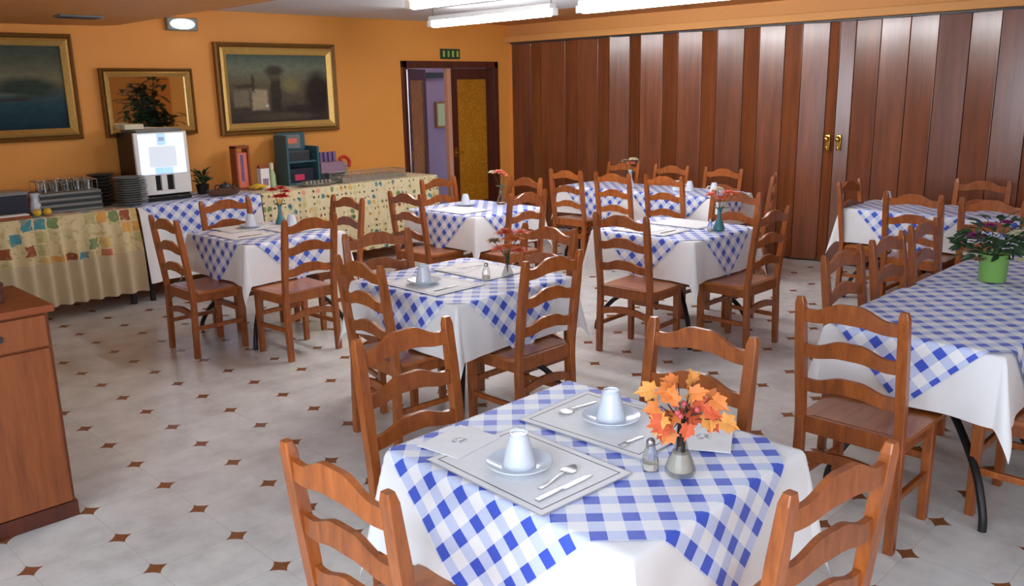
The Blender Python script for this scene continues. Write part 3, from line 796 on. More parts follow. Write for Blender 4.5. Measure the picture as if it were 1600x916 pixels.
# ------------------------------------------------------------------ tableware
ZS = ZT + .0045      # top of the gingham
def placemat(label, x, y, rz, z=ZS, group='paper placemats'):
    bm = B(); box(bm, -.23, .23, -.17, .17, .0004, .0022)
    uv = bm.loops.layers.uv.new('UVMap')
    for f in bm.faces:
        for l in f.loops: l[uv].uv = (l.vert.co.x, l.vert.co.y)
    return tag(obj('placemat', bm, M['mat'], None, False, (x, y, z), rz), label, 'placemat', group)
def napkin(label, x, y, rz, z=ZS + .0028):
    bm = B(); rows = []
    for i in range(9):
        rows.append([(-.095 + .19 * i / 8, -.08 + .16 * j / 8, .0016 + .003 * abs(math.sin(i * .9 + j * .5)) * (1 if 0 < i < 8 and 0 < j < 8 else .3)) for j in range(9)])
    v = sheet(bm, rows)
    lo = [[bm.verts.new((p.co.x, p.co.y, .0003)) for p in r] for r in v]
    for i in range(8):
        for j in range(8): bm.faces.new((lo[i][j], lo[i][j + 1], lo[i + 1][j + 1], lo[i + 1][j]))
    for i in range(8):
        bm.faces.new((v[i][0], lo[i][0], lo[i + 1][0], v[i + 1][0])); bm.faces.new((v[i][8], v[i + 1][8], lo[i + 1][8], lo[i][8]))
        bm.faces.new((v[0][i], v[0][i + 1], lo[0][i + 1], lo[0][i])); bm.faces.new((v[8][i], lo[8][i], lo[8][i + 1], v[8][i + 1]))
    uv = bm.loops.layers.uv.new('UVMap')
    for f in bm.faces:
        for l in f.loops: l[uv].uv = (l.vert.co.x, l.vert.co.y)
    return tag(obj('napkin', bm, M['napkin'], None, True, (x, y, z), rz), label, 'napkin', 'folded paper napkins')
sau_me = cup_me = None
def saucer(label, x, y, z=ZS + .0025):
    bm = B(); lathe(bm, [(.0, 0), (.045, 0), (.048, .003), (.070, .010), (.088, .020), (.091, .021), (.089, .0235), (.068, .014), (.046, .0085), (.034, .0075), (.0, .0075)], 40, close=False)
    return tag(obj('saucer', bm, M['porc'], None, True, (x, y, z)), label, 'saucer', 'white saucers')
def cup(label, x, y, rz, z):
    """cup standing upside down"""
    t = thing('coffee_cup', label, 'cup', (x, y, z), rz, 'upturned white cups')
    prof = [(.042, .0), (.0455, 0), (.0455, .003)]
    for i in range(9):
        q = i / 8; r = .0448 - .0165 * q ** 1.1; zz = .006 + .072 * q
        prof += [(r, zz), (r - .0008, zz + .004)]
    prof += [(.0265, .086), (.023, .0895), (.0235, .096), (.021, .096), (.020, .092), (0, .092)]
    bm = B(); lathe(bm, prof, 32, close=False); obj('bowl', bm, M['porc'], t, True)
    bm = B(); tube(bm, spline([(.040, 0, .024), (.056, 0, .022), (.064, 0, .038), (.058, 0, .058), (.034, 0, .064)], 6), .0045, 8); obj('handle', bm, M['porc'], t, True)
    return t
def cutlery(kind, label, p, q, z=ZS + .0026):
    p, q = Vector((p[0], p[1], 0)), Vector((q[0], q[1], 0)); d = q - p; rz = math.atan2(d.y, d.x)
    t = thing(kind, label, kind, (p.x, p.y, z), rz, 'cutlery on the placemats')
    L = d.length
    def strip(pts, h=.0022):
        bm = B(); a = [(x, w, z0) for x, w, z0 in pts]
        up = [[bm.verts.new((x, s * w, z0 + h)) for s in (-1, 0, 1)] for x, w, z0 in a]; dn = [[bm.verts.new((x, s * w, z0)) for s in (-1, 0, 1)] for x, w, z0 in a]
        for A, Bq in ((up, 1), (dn, -1)):
            for i in range(len(a) - 1):
                for k in (0, 1):
                    f = (A[i][k], A[i][k + 1], A[i + 1][k + 1], A[i + 1][k]); bm.faces.new(f)
        for i in range(len(a) - 1):
            for k in (0, 2): bm.faces.new((up[i][k], dn[i][k], dn[i + 1][k], up[i + 1][k]))
        for i in (0, -1):
            for k in (0, 1): bm.faces.new((up[i][k], up[i][k + 1], dn[i][k + 1], dn[i][k]))
        return bm
    if kind == 'spoon':
        obj('handle', strip([(0, .006, .0005), (.03, .0065, .0008), (L * .5, .004, .004), (L * .68, .0035, .005)]), M['steel'], t, True)
        bl = [(L * .66 + L * .34 * i / 8, .0205 * math.sin(PI * min(1, (.08 + i / 8 * .90))) ** .6, .0012 + .0045 * (abs(i - 4) / 4) ** 2) for i in range(9)]
        obj('bowl', strip(bl), M['steel'], t, True)
    elif kind == 'knife':
        obj('handle', strip([(0, .007, .0004), (L * .2, .0075, .0006), (L * .44, .006, .001)], .005), M['steel'], t, True)
        obj('blade', strip([(L * .43, .006, .0012), (L * .5, .009, .0012), (L * .85, .009, .0012), (L * .97, .005, .001), (L, .001, .001)], .0016), M['steel'], t, True)
    else:
        obj('handle', strip([(0, .006, .0005), (L * .4, .004, .003), (L * .7, .0035, .004)]), M['steel'], t, True)
        bm = strip([(L * .68, .004, .004), (L * .76, .011, .0025), (L * .82, .011, .002)])
        for k in range(4): box(bm, L * .81, L, -.0105 + k * .006, -.0075 + k * .006, .002, .0038)
        obj('tines', bm, M['steel'], t, False)
    return t
def shaker(label, x, y, z=ZS):
    t = thing('salt_shaker', label, 'salt shaker', (x, y, z), .3, 'glass salt shakers')
    bm = B(); lathe(bm, [(0, 0), (.021, 0), (.023, .004), (.023, .030), (.018, .052), (.011, .072), (.010, .074)], 8, close=True); obj('body', bm, M['glass'], t)
    bm = B(); lathe(bm, [(0, .003), (.018, .003), (.019, .02), (.0, .02)], 8, close=False); obj('salt', bm, M['sand'], t)
    bm = B(); lathe(bm, [(.0112, .070), (.0125, .072), (.0115, .084), (.006, .090), (0, .091)], 16, close=False); obj('cap', bm, M['steel'], t, True)
    return t
def leaf_mesh(bm, M4, size, kind='maple', bend=.25):
    if kind == 'maple':
        P = []
        for k, (a, r) in enumerate([(-90, .16), (-62, .5), (-40, .46), (-16, .86), (2, .62), (16, .78), (34, 1.0), (50, .70), (62, .86), (76, .80), (90, 1.12), (104, .80), (118, .86), (130, .70), (146, 1.0), (164, .78), (178, .62), (196, .86), (220, .46), (242, .5)]):
            P.append((r * math.cos(math.radians(a)) * .62, .35 + r * math.sin(math.radians(a)) * .75))
    else:
        P = [(0, 0), (.16, .2), (.24, .5), (.16, .8), (0, 1.05), (-.16, .8), (-.24, .5), (-.16, .2)]
    def pt(x, y, z): return M4 @ Vector((x * size, y * size, (z - bend * y * y + .15 * abs(x)) * size))
    up = bm.verts.new(pt(0, .42, .02)); lo = bm.verts.new(pt(0, .42, -.01))
    a = [bm.verts.new(pt(x, y, .012)) for x, y in P]; b = [bm.verts.new(pt(x, y, -.012)) for x, y in P]; n = len(P)
    for k in range(n):
        j = (k + 1) % n
        bm.faces.new((up, a[k], a[j])); bm.faces.new((lo, b[j], b[k])); bm.faces.new((a[k], b[k], b[j], a[j]))
def rot_to(p, d, roll=0):
    d = Vector(d).normalized(); q = d.to_track_quat('Y', 'Z'); return Matrix.Translation(Vector(p)) @ q.to_matrix().to_4x4() @ Matrix.Rotation(roll, 4, 'Y')
def bloom(bm, c, r, petals=9, layers=3, seed=0, up=(0, 0, 1)):
    rn = random.Random(seed)
    for l in range(layers):
        tilt = .15 + .5 * l / max(1, layers - 1) if layers > 1 else .3
        for k in range(petals):
            a = 2 * PI * (k + .5 * l) / petals + rn.uniform(-.15, .15)
            d = Vector((math.cos(a) * (1 - tilt * .7), math.sin(a) * (1 - tilt * .7), tilt + .1))
            leaf_mesh(bm, rot_to(c, d, rn.uniform(-.3, .3)), r * (1 - .18 * l), 'oval', .3)

def vase(label, x, y, z=ZS, s=1.0, mat='smoke', fill=True, prof=None):
    t = thing('bud_vase', label, 'vase', (x, y, z), 0, 'small table vases')
    pr = prof or [(0, 0), (.030, 0), (.036, .006), (.0365, .014), (.030, .035), (.0175, .065), (.0135, .085), (.0115, .115), (.0135, .130), (.0175, .140), (.0155, .140), (.0115, .130), (.0095, .115), (.0115, .085), (.0155, .065), (.028, .035), (.0335, .014), (0, .008)]
    bm = B(); lathe(bm, [(r * s, h * s) for r, h in pr], 28, close=False); obj('body', bm, M[mat], t, True)
    if fill:
        bm = B(); lathe(bm, [(0, .010 * s), (.031 * s, .014 * s), (.0315 * s, .018 * s), (.0265 * s, .036 * s), (.0185 * s, .054 * s), (0, .056 * s)], 20, close=False); obj('sand', bm, M['sand'], t, True)
    return t

# nearest table
placemat('bordered white placemat under the left cup on the nearest table', 1.560, 1.515, PI / 2 - .05)
placemat('bordered white placemat under the right cup on the nearest table', 1.965, 1.545, -PI / 2 + .03)
saucer('white saucer on the front left placemat of the nearest table', 1.535, 1.520)
cup('upturned ribbed white cup nearest the viewer, on the front left placemat', 1.535, 1.520, .75, ZS + .0103)
saucer('white saucer on the rear right placemat of the nearest table', 1.965, 1.545)
cup('upturned ribbed white cup beside the orange leaf bouquet', 1.965, 1.545, .75, ZS + .0103)
napkin('folded printed napkin at the left corner of the nearest table', 1.545, 1.775, .12)
napkin('folded napkin behind the vase on the nearest table', 2.045, 1.265, .5)
cutlery('spoon', 'steel spoon beside the left cup on the nearest table', (1.478, 1.392), (1.640, 1.412))
cutlery('knife', 'steel knife in front of the left cup on the nearest table', (1.425, 1.352), (1.635, 1.347))
cutlery('spoon', 'steel spoon left of the right cup on the nearest table', (2.06, 1.685), (1.90, 1.70))
cutlery('fork', 'steel fork at the near edge of the rear placemat', (1.93, 1.40), (1.83, 1.405))
shaker('clear glass salt shaker beside the vase on the nearest table', 1.772, 1.258)
vase('smoked glass flask vase with white sand on the nearest table', 1.800, 1.182, s=1.15)
t = thing('leaf_bouquet', 'orange autumn maple leaf bouquet in the nearest vase', 'bouquet', (1.800, 1.182, ZS + .074))
rn = random.Random(11)
lens = []  # dx (screen right), dz, towards the viewer, size, mat, direction
for k in range(30):
    a = k * 2.39996; q = math.sqrt((k + .5) / 30)
    dx, dz = .076 * q * math.cos(a) - .004, .130 + .050 * q * math.sin(a)
    if k < 5: dx, dz = (-.048, -.022, -.036, .070, .082)[k], (.070, .062, .088, .082, .098)[k]
    lens.append((dx, dz, rn.uniform(-.03, .05), rn.uniform(.038, .053), 'rust' if k % 5 in (0, 3) else ('orange' if k % 2 else 'amber'), (dx * 9 + rn.uniform(-.6, .6), (dz - .12) * 12 + rn.uniform(-.6, .4))))
Rt, Fw = Vector((.7037, -.7102, 0)).normalized(), Vector((-.707, -.707, 0))
bm = B(); tube(bm, [(0, 0, -.008), (0, 0, .03), (0, 0, .09)], [.012, .0105, .0085], 10)
for dx, dz, fw, sz, m, d in lens:
    e = Rt * dx + Fw * fw + Vector((0, 0, dz)); tube(bm, spline([(0, 0, .02), (Rt * dx * .15).to_tuple()[:2] + (.075,), e], 5), .0014, 5)
obj('stems', bm, M['twig'], t)
for dx, dz, fw, sz, m, d in lens:
    p = Rt * dx + Fw * fw + Vector((0, 0, dz)); dv = Rt * d[0] + Vector((0, 0, d[1])) + Fw * rn.uniform(.2, .6)
    q = dv.normalized().to_track_quat('Y', 'Z').to_matrix(); 
    nrm = (Fw + Vector((0, 0, .7)) + Rt * rn.uniform(-.4, .4)); y = dv.normalized(); zc = (nrm - y * nrm.dot(y)).normalized(); xc = y.cross(zc)
    M4 = Matrix(((xc.x, y.x, zc.x, p.x), (xc.y, y.y, zc.y, p.y), (xc.z, y.z, zc.z, p.z), (0, 0, 0, 1)))
    bm = B(); leaf_mesh(bm, M4, sz, 'maple', .3); obj('leaf', bm, M[m], t)
for dx, dz in ((-.02, .118), (-.005, .142), (-.03, .14), (.03, .125), (-.012, .108)):
    p = Rt * dx + Fw * .045 + Vector((0, 0, dz)); bm = B(); bmesh.ops.create_icosphere(bm, subdivisions=2, radius=.0085, matrix=Matrix.Translation(p)); obj('berry', bm, M['berry'], t, True)

def bouquet(name, label, x, y, z, heads, h0=.02):
    """heads: (dx, dz, fw, r, mat, seed)"""
    t = thing(name, label, 'flowers', (x, y, z), 0, 'table flowers')
    bm = B()
    for dx, dz, fw, r, m, s in heads:
        e = Rt * dx + Fw * fw + Vector((0, 0, dz)); tube(bm, spline([(0, 0, h0), (Rt * dx * .2).to_tuple()[:2] + (max(.1, dz * .55),), e], 4), .002, 5)
    for k in range(4):
        a = k * 1.7; leaf_mesh(bm, rot_to((.004 * math.cos(a), .004 * math.sin(a), .13), (math.cos(a), math.sin(a), .5)), .06, 'oval')
    obj('stems', bm, M['stem'], t)
    for dx, dz, fw, r, m, s in heads:
        bm = B(); bloom(bm, Rt * dx + Fw * fw + Vector((0, 0, dz)), r, 8, 3, s); obj('flower', bm, M[m], t, True)
    return t
# middle table
placemat('bordered white placemat under the cup on the middle table', 2.86, 3.46, PI / 2)
placemat('bordered white placemat at the far side of the middle table', 3.27, 3.52, -PI / 2)
saucer('white saucer on the middle table', 2.83, 3.49)
cup('upturned white cup on the middle table', 2.83, 3.49, .75, ZS + .0103)
cutlery('knife', 'steel knife on the left placemat of the middle table', (2.75, 3.31), (2.93, 3.32))
cutlery('fork', 'steel fork on the far placemat of the middle table', (3.36, 3.60), (3.22, 3.62))
napkin('folded napkin on the far placemat of the middle table', 3.21, 3.62, .3)
shaker('clear glass salt shaker on the middle table', 3.135, 3.33)
vase('dark flask vase on the middle table', 3.235, 3.265, s=.95, fill=False)
bouquet('flower_bouquet', 'small orange and pale flowers in the vase on the middle table', 3.235, 3.265, ZS + .01, [(-.04, .15, .02, .055, 'coral', 1), (.03, .20, .0, .065, 'orange', 2), (.06, .14, .02, .055, 'rust', 3), (-.01, .235, -.01, .06, 'rust', 4), (-.07, .19, 0, .045, 'tan', 5), (.075, .235, 0, .05, 'coral', 6), (.01, .165, .05, .05, 'orange', 7)])
# left table
placemat('bordered placemat at the left of the table with red flowers', 3.03, 5.83, PI / 2)
placemat('bordered placemat at the right of the table with red flowers', 3.42, 5.78, -PI / 2)
placemat('bordered placemat at the far side of the table with red flowers', 3.22, 6.07, 0, ZS + .0026)
saucer('white saucer on the table with red flowers', 3.22, 6.04, ZS + .005)
cup('upturned white cup on the table with red flowers', 3.22, 6.04, .75, ZS + .0129)
cutlery('knife', 'steel knife on the left placemat of the table with red flowers', (2.93, 5.69), (3.12, 5.69))
saucer('white saucer on the right placemat of the table with red flowers', 3.42, 5.66)
cup('upturned white cup on the right placemat of the table with red flowers', 3.42, 5.78, .75, ZS + .0103)
vase('teal vase with the red flowers on the left table', 3.46, 6.01, s=1.1, mat='tealglass', fill=False)
bouquet('flower_bouquet', 'bright red flowers in the teal vase on the left table', 3.46, 6.01, ZS + .02, [(-.05, .25, 0, .05, 'red', 1), (.035, .20, .02, .06, 'red', 2), (.02, .26, -.01, .05, 'red', 3), (-.01, .20, .02, .045, 'red', 4), (.06, .235, 0, .045, 'red', 5)])
# right middle table
placemat('bordered placemat at the left of the table with the teal vase', 5.02, 3.60, PI / 2)
placemat('bordered placemat at the far side of the table with the teal vase', 5.42, 3.58, -PI / 2)
cutlery('knife', 'steel knife on the left placemat by the teal vase', (4.92, 3.44), (5.10, 3.44))
cutlery('fork', 'steel fork on the left placemat by the teal vase', (4.92, 3.76), (5.09, 3.76))
napkin('folded napkin on the left placemat by the teal vase', 5.02, 3.61, 1.5)
shaker('clear glass salt shaker beside the teal vase', 5.22, 3.235)
vase('teal vase at the near right corner of the right middle table', 5.29, 3.21, s=1.15, mat='tealglass', fill=False)
bouquet('flower_bouquet', 'coral and cream flowers in the teal vase on the right middle table', 5.29, 3.21, ZS + .02, [(-.06, .23, 0, .05, 'coral', 1), (-.015, .27, .0, .045, 'cream', 2), (.06, .24, .0, .06, 'coral', 3), (.0, .21, .03, .05, 'coral', 4), (.10, .235, 0, .04, 'rust', 6)])
# far table
saucer('white saucer on the far table before the double door', 5.10, 5.66, ZS)
cup('upturned white cup on the far table before the double door', 5.10, 5.66, .75, ZS + .0078)
placemat('bordered placemat on the far table before the double door', 4.88, 5.50, PI / 2)
vase('pale blue glass vase on the far table before the double door', 5.36, 5.47, s=1.25, mat='glass', fill=False)
bouquet('flower_bouquet', 'coral rose with green leaves in the glass vase before the double door', 5.36, 5.47, ZS + .02, [(-.02, .26, 0, .065, 'coral', 1), (-.075, .265, 0, .04, 'cream', 2), (.03, .235, .0, .04, 'coral', 3)])
# partition table
for k, (x, y, w) in enumerate(((7.10, 4.79, 'left one of three'), (7.13, 4.665, 'middle one of three'), (7.14, 4.40, 'right one of three'))):
    cup('upturned white cup on the partition table, ' + w, x, y, 2.2, ZS + .0038)
vase('white vase of pale flowers on the partition table', 7.02, 5.30, ZS + .0035, s=1.3, mat='porc', fill=False)
bouquet('flower_bouquet', 'pale dried flowers in the white vase on the partition table', 7.02, 5.30, ZS + .02, [(-.05, .25, 0, .055, 'tan', 1), (.03, .265, 0, .055, 'cream', 2), (.0, .23, .02, .05, 'coral', 3), (.06, .24, 0, .045, 'tan', 4)])
cup('upturned white cup at the left end of the table behind the flower pot', 7.36, 2.86, .75, ZS + .0038)

# flower pot on the long table
PX, PY = 4.74, 1.285
t = thing('flower_pot', 'lime green pot of dark foliage with white and magenta flowers', 'potted plant', (PX, PY, ZS + .0075))
bm = B(); lathe(bm, [(0, 0), (.060, 0), (.063, .004), (.070, .128), (.073, .132), (.073, .140), (.068, .140), (.066, .125), (0, .122)], 36, close=False); obj('pot', bm, M['lime'], t, True)
bm = B(); lathe(bm, [(0, .128), (.060, .126), (.066, .118)], 20, close=False); obj('soil', bm, M['twig'], t)
bm = B(); rn = random.Random(5)
for k in range(170):
    a = rn.uniform(0, 2 * PI); r = .17 * math.sqrt(rn.random()); h = .15 + rn.uniform(0, .20) * (1 - (r / .19) ** 2) + rn.uniform(-.02, .02)
    leaf_mesh(bm, rot_to((r * math.cos(a), r * math.sin(a), h), (math.cos(a + rn.uniform(-.8, .8)), math.sin(a + rn.uniform(-.8, .8)), rn.uniform(-.3, 1.0)), rn.uniform(-1, 1)), rn.uniform(.045, .075), 'oval', .3)
o = obj('foliage', bm, M['leafg'], t)
hd = [(-.125, .235, .03, .045, 'magenta'), (-.05, .285, .02, .035, 'magenta'), (.095, .24, .02, .05, 'cream'), (.08, .175, .15, .045, 'cream'), (-.155, .165, .06, .042, 'tan'), (-.13, .125, .08, .036, 'tan'), (.04, .295, 0, .035, 'magenta'), (.16, .25, -.02, .04, 'cream'), (.055, .13, .14, .035, 'cream')]
bm = B()
for dx, dz, fw, r, m in hd: tube(bm, spline([(0, 0, .12), (Rt * dx * .4 + Fw * fw * .4).to_tuple()[:2] + (.12 + (dz - .12) * .6,), Rt * dx + Fw * fw + Vector((0, 0, dz))], 4), .0022, 5)
obj('stems', bm, M['stem'], t)
for k, (dx, dz, fw, r, m) in enumerate(hd):
    bm = B(); bloom(bm, Rt * dx + Fw * fw + Vector((0, 0, dz)), r, 10, 3, k); obj('flower', bm, M[m], t, True)

# ------------------------------------------------------------------ cabinet at the left
t = thing('sideboard', 'reddish brown wooden sideboard with a drawer at the left edge', 'sideboard', (.60, 4.02, 0))
bm = B(); box(bm, -.47, .47, -.255, .25, .07, .915, .003); obj('carcass', bm, M['cab'], t)
bm = B(); box(bm, -.478, .478, -.262, .255, 0, .07, .003); obj('plinth', bm, M['door'], t)
bm = B(); box(bm, -.49, .49, -.285, .26, .915, .945, .005); obj('worktop', bm, M['cabtop'], t)
for x0, x1 in ((-.455, -.005), (.005, .455)):
    bm = B(); box(bm, x0, x1, -.275, -.255, .775, .905, .004); dr_ = obj('drawer', bm, M['cab'], t)
    c = (x0 + x1) / 2; bm = B(); box(bm, c - .055, c + .055, -.292, -.275, .825, .85, .005); obj('handle', bm, M['slate'], dr_)
    bm = B(); box(bm, x0, x1, -.275, -.255, .08, .765, .004); dd = obj('door', bm, M['cab'], t)
    bm = B(); tube(bm, [(x1 - .04 if x0 < -.1 else x0 + .04, -.29, .55), (x1 - .04 if x0 < -.1 else x0 + .04, -.29, .65)], .007)
    obj('handle', bm, M['slate'], dd, True)
t = thing('wooden_box', 'dark red wooden box on the sideboard at the left edge', 'box', (.80, 4.02, .945))
bm = B(); box(bm, -.16, .16, -.10, .10, 0, .07, .004); obj('body', bm, M['door'], t)
bm = B(); box(bm, -.165, .165, -.105, .105, .07, .085, .004); obj('lid', bm, M['door'], t)

# ------------------------------------------------------------------ buffet
ZB = .84
def buffet_table(label, x0, x1, y0=7.42, y1=8.10):
    cx, cy = (x0 + x1) / 2, (y0 + y1) / 2; hx, hy = (x1 - x0) / 2, (y1 - y0) / 2
    t = thing('buffet_table', label, 'table', (cx, cy, 0), 0, 'buffet tables')
    bm = B(); box(bm, -hx + .004, hx - .004, -hy + .004, hy - .004, ZB - .04, ZB - .008, .004); obj('tabletop', bm, M['cabtop'], t)
    for sx in (-1, 1):
        for sy in (-1, 1):
            bm = B(); a, b = sx * (hx - .06), sy * (hy - .06); box(bm, a - .02, a + .02, b - .02, b + .02, 0, ZB - .04, .003); obj('leg', bm, M['black'], t)
    return cx, cy, hx, hy
def drape(name, mat, label, x0, x1, cx, cy, hx, hy, low, pleat, seed, y1=8.10):
    """cloth lying on top and gathered down the front"""
    bm = B(); uv = bm.loops.layers.uv.new('UVMap'); rows = []
    nx = int((x1 - x0) / .02); q = [('t', hy * 2 * (1 - i / 6)) for i in range(7)] + [('d', e) for e in [.004, .010, .02, .05, .09, .14, .2, .27, .34, .42, .5, .6, .7, .8] if e < ZB - low] + [('d', ZB - low)]
    for k, e in q:
        row = []
        for i in range(nx + 1):
            x = x0 + (x1 - x0) * i / nx; s = x * 1.0
            if k == 't': p = (x, cy - hy + e, ZB); w = (s, e)
            else:
                am = pleat * min(1, (e / .35)) ** 1.2
                yy = cy - hy - .004 - .010 * (1 - math.exp(-e / .01)) - .04 * e - am * (.5 + .5 * math.sin(x / .021 + 1.3 * math.sin(x * 5 + seed) + seed)) 
                p = (x, yy, ZB - e * (1 if e > .02 else .7)); w = (s, -e)
            row.append((bm.verts.new(p), w))
        rows.append(row)
    for a, b in zip(rows, rows[1:]):
        for i in range(nx):
            qd = (a[i], b[i], b[i + 1], a[i + 1]); f = bm.faces.new([z[0] for z in qd])
            for l, z in zip(f.loops, qd): l[uv].uv = z[1]
    me = bpy.data.meshes.new(name); bm.normal_update(); bm.to_mesh(me); bm.free()
    for p in me.polygons: p.use_smooth = True
    return tag(link(name, me, mat, None), label, 'tablecloth', 'buffet cloths')
bx = buffet_table('buffet table under the patchwork print cloth at the left', 1.55, 2.885)
drape('patchwork_cloth', M['patch'], 'patchwork print cloth with plain beige gathered skirt on the left buffet table', 1.52, 2.90, *bx, .13, .075, 1.0)
bx = buffet_table('buffet table carrying the white coffee machine', 2.93, 4.07)
cx, cy, hx, hy = bx
cloth_obj('undercloth', M['linen'], 'long white cloth hanging from the coffee machine table', 'tablecloth', 'buffet cloths', (cx, cy, 0), hx, hy, ZB - .003, (-hx - .012, hx, -hy - .66, hy), .03, seed=3)
cloth_obj('gingham_cloth', M['gingham'], 'blue gingham cloth laid cornerwise under the coffee machine', 'tablecloth', 'buffet cloths', (cx, cy, 0), hx, hy, ZB - .003, (-.62, .62, -.62, .62), .02, rot=PI / 4, cen=(.06, -.08), seed=3, off=.004, clip=(-hx - .02, hx + .004, -9, hy + .004))
bx = buffet_table('long buffet table under the floral print cloth', 4.10, 6.25)
drape('floral_cloth', M['floral'], 'cream floral print cloth on the long buffet table beside the door', 4.085, 6.26, *bx, .14, .035, 4.0)

ZU = ZB + .0035
# coffee machine
t = thing('coffee_machine', 'white coffee machine with glowing blue front on the buffet', 'coffee machine', (3.305, 7.70, ZU + .004))
bm = B(); box(bm, -.235, .235, .02, .38, .03, .60, .008); obj('body', bm, M['blackpl'], t)
bm = B(); box(bm, -.24, .24, -.012, .022, .22, .60, .006); box(bm, -.24, -.085, -.012, .022, .05, .22, .004); box(bm, .085, .24, -.012, .022, .05, .22, .004); box(bm, -.085, .085, -.012, .022, .05, .085, .003); box(bm, -.03, .02, -.012, .022, .085, .22, .003)
obj('front', bm, M['white'], t)
uvquad('screen', -.205, .205, .235, .585, -.018, M['screen'], t)
bm = B(); box(bm, -.215, .215, -.05, .38, 0, .035, .006); obj('drip_tray', bm, M['blackpl'], t)
bm = B(); box(bm, -.20, .21, .02, .36, .60, .625, .006); obj('top_plate', bm, M['grey'], t)
t = thing('paper_pack', 'cream paper pack lying on top of the coffee machine', 'pack', (3.155, 7.95, ZU + .63))
bm = B(); box(bm, -.085, .085, -.09, .09, 0, .045, .006); obj('body', bm, M['cream'], t); bm = B(); box(bm, -.087, .087, -.03, .03, .001, .047, .006); obj('band', bm, M['sage'], t)
# plates
for i in range(12):
    bm = B(); lathe(bm, [(0, 0), (.075, 0), (.08, .006), (.125, .016), (.135, .021), (.133, .024), (.12, .0195), (.078, .0095), (0, .009)], 36, close=False)
    tag(obj('plate', bm, M['greycer'], None, True, (2.945 + .004 * math.sin(i * 2.1), 7.57 + .004 * math.cos(i * 1.3), ZU + .0085 + i * .0195)), 'grey stoneware plate in the stack beside the coffee machine', 'plate', 'plates stacked beside the coffee machine')
for i in range(9):
    bm = B(); lathe(bm, [(0, 0), (.06, 0), (.065, .006), (.105, .02), (.112, .026), (.110, .029), (.10, .0235), (.063, .0095), (0, .009)], 32, close=False)
    tag(obj('bowl_plate', bm, M['slate'], None, True, (2.79 + .004 * math.sin(i * 1.7), 7.80 + .004 * math.cos(i * 2.3), ZU + i * .030)), 'dark soup plate in the stack behind the grey plates', 'plate', 'dark soup plates stacked on the buffet')
# stacked trays and a rack of upturned glasses
for i in range(7):
    bm = B(); hx_, hy_ = .24, .15
    box(bm, -hx_, hx_, -hy_, hy_, 0, .006, .002); box(bm, -hx_, hx_, -hy_, -hy_ + .012, .006, .022); box(bm, -hx_, hx_, hy_ - .012, hy_, .006, .022); box(bm, -hx_, -hx_ + .012, -hy_ + .012, hy_ - .012, .006, .022); box(bm, hx_ - .012, hx_, -hy_ + .012, hy_ - .012, .006, .022)
    tag(obj('serving_tray', bm, M['slate' if i % 2 else 'greycer'], None, False, (2.46 + .006 * math.sin(i * 2.7), 7.72 + .005 * math.cos(i * 1.9), ZU + .0005 + i * .0235), .02 * math.sin(i * 3.3)), '%s serving tray, %s from the bottom of the tray stack' % ('dark' if i % 2 else 'grey', ['first', 'second', 'third', 'fourth', 'fifth', 'sixth', 'seventh'][i]), 'tray', 'serving trays stacked on the buffet')
zr = ZU + .0005 + 7 * .0235
t = thing('glass_rack', 'wire rack of upturned glasses on top of the tray stack', 'rack', (2.46, 7.72, zr))
bm = B()
for z in (.004, .085):
    for s in (-1, 1): tube(bm, [(-.22, s * .13, z), (.22, s * .13, z)], .004, 6); tube(bm, [(s * .22, -.13, z), (s * .22, .13, z)], .004, 6)
for i in range(12):
    for s in (-1, 1): tube(bm, [(-.22 + .04 * i, s * .13, .004), (-.22 + .04 * i, s * .13, .085)], .0025, 5)
for i in range(7): tube(bm, [(-.22, -.13 + .043 * i, .004), (.22, -.13 + .043 * i, .004)], .002, 5)
obj('wire', bm, M['steel'], t)
g0 = None
for j in range(3):
    for i in range(5):
        bm = B(); lathe(bm, [(.031, 0), (.0325, .0), (.028, .09), (.0, .092), (0, .086), (.0265, .085), (.031, 0)], 18, close=False)
        tag(obj('drinking_glass', bm, M['glass'], None, True, (2.46 - .17 + .085 * i, 7.72 - .085 + .085 * j, zr + .0072)), 'small upturned drinking glass in the wire rack', 'glass', 'upturned glasses in the wire rack')
# far left buffet things
t = thing('display_case', 'black box with white rim at the left end of the buffet', 'box', (1.98, 7.70, ZU))
bm = B(); box(bm, -.15, .15, -.12, .12, 0, .17, .006); obj('body', bm, M['navy'], t)
bm = B(); box(bm, -.16, .16, -.13, .13, .17, .20, .006); obj('lid', bm, M['greycer'], t)
t = thing('milk_jug', 'white jug beside the black box on the buffet', 'jug', (2.20, 7.62, ZU))
bm = B(); lathe(bm, [(0, 0), (.04, 0), (.05, .03), (.045, .09), (.035, .13), (.042, .17), (.039, .17), (.032, .13), (.042, .08), (0, .01)], 24, close=False); obj('body', bm, M['porc'], t, True)
bm = B(); tube(bm, spline([(.036, 0, .14), (.075, 0, .13), (.078, 0, .08), (.047, 0, .05)], 5), .006, 7); obj('handle', bm, M['porc'], t, True)
for k, (x, y) in enumerate(((2.16, 7.49), (2.24, 7.50))):
    bm = B(); bmesh.ops.create_uvsphere(bm, u_segments=18, v_segments=12, radius=.032); 
    for v in bm.verts: v.co.z = v.co.z * .95 + .0304
    tag(obj('lemon', bm, M['yellow'], None, True, (x, y, ZU)), 'yellow lemon at the front of the buffet, %s one' % ('left' if k == 0 else 'right'), 'fruit', 'lemons on the buffet')
t = thing('napkin_tray', 'low orange and white tray at the front of the left buffet table', 'tray', (2.13, 7.45, ZU))
t.location = (1.96, 7.48, ZU)
bm = B(); box(bm, -.14, .14, -.05, .05, 0, .022, .004); obj('tray', bm, M['kraft'], t)
bm = B(); box(bm, -.13, .13, -.04, .04, .022, .034, .004); obj('napkins', bm, M['paper'], t)
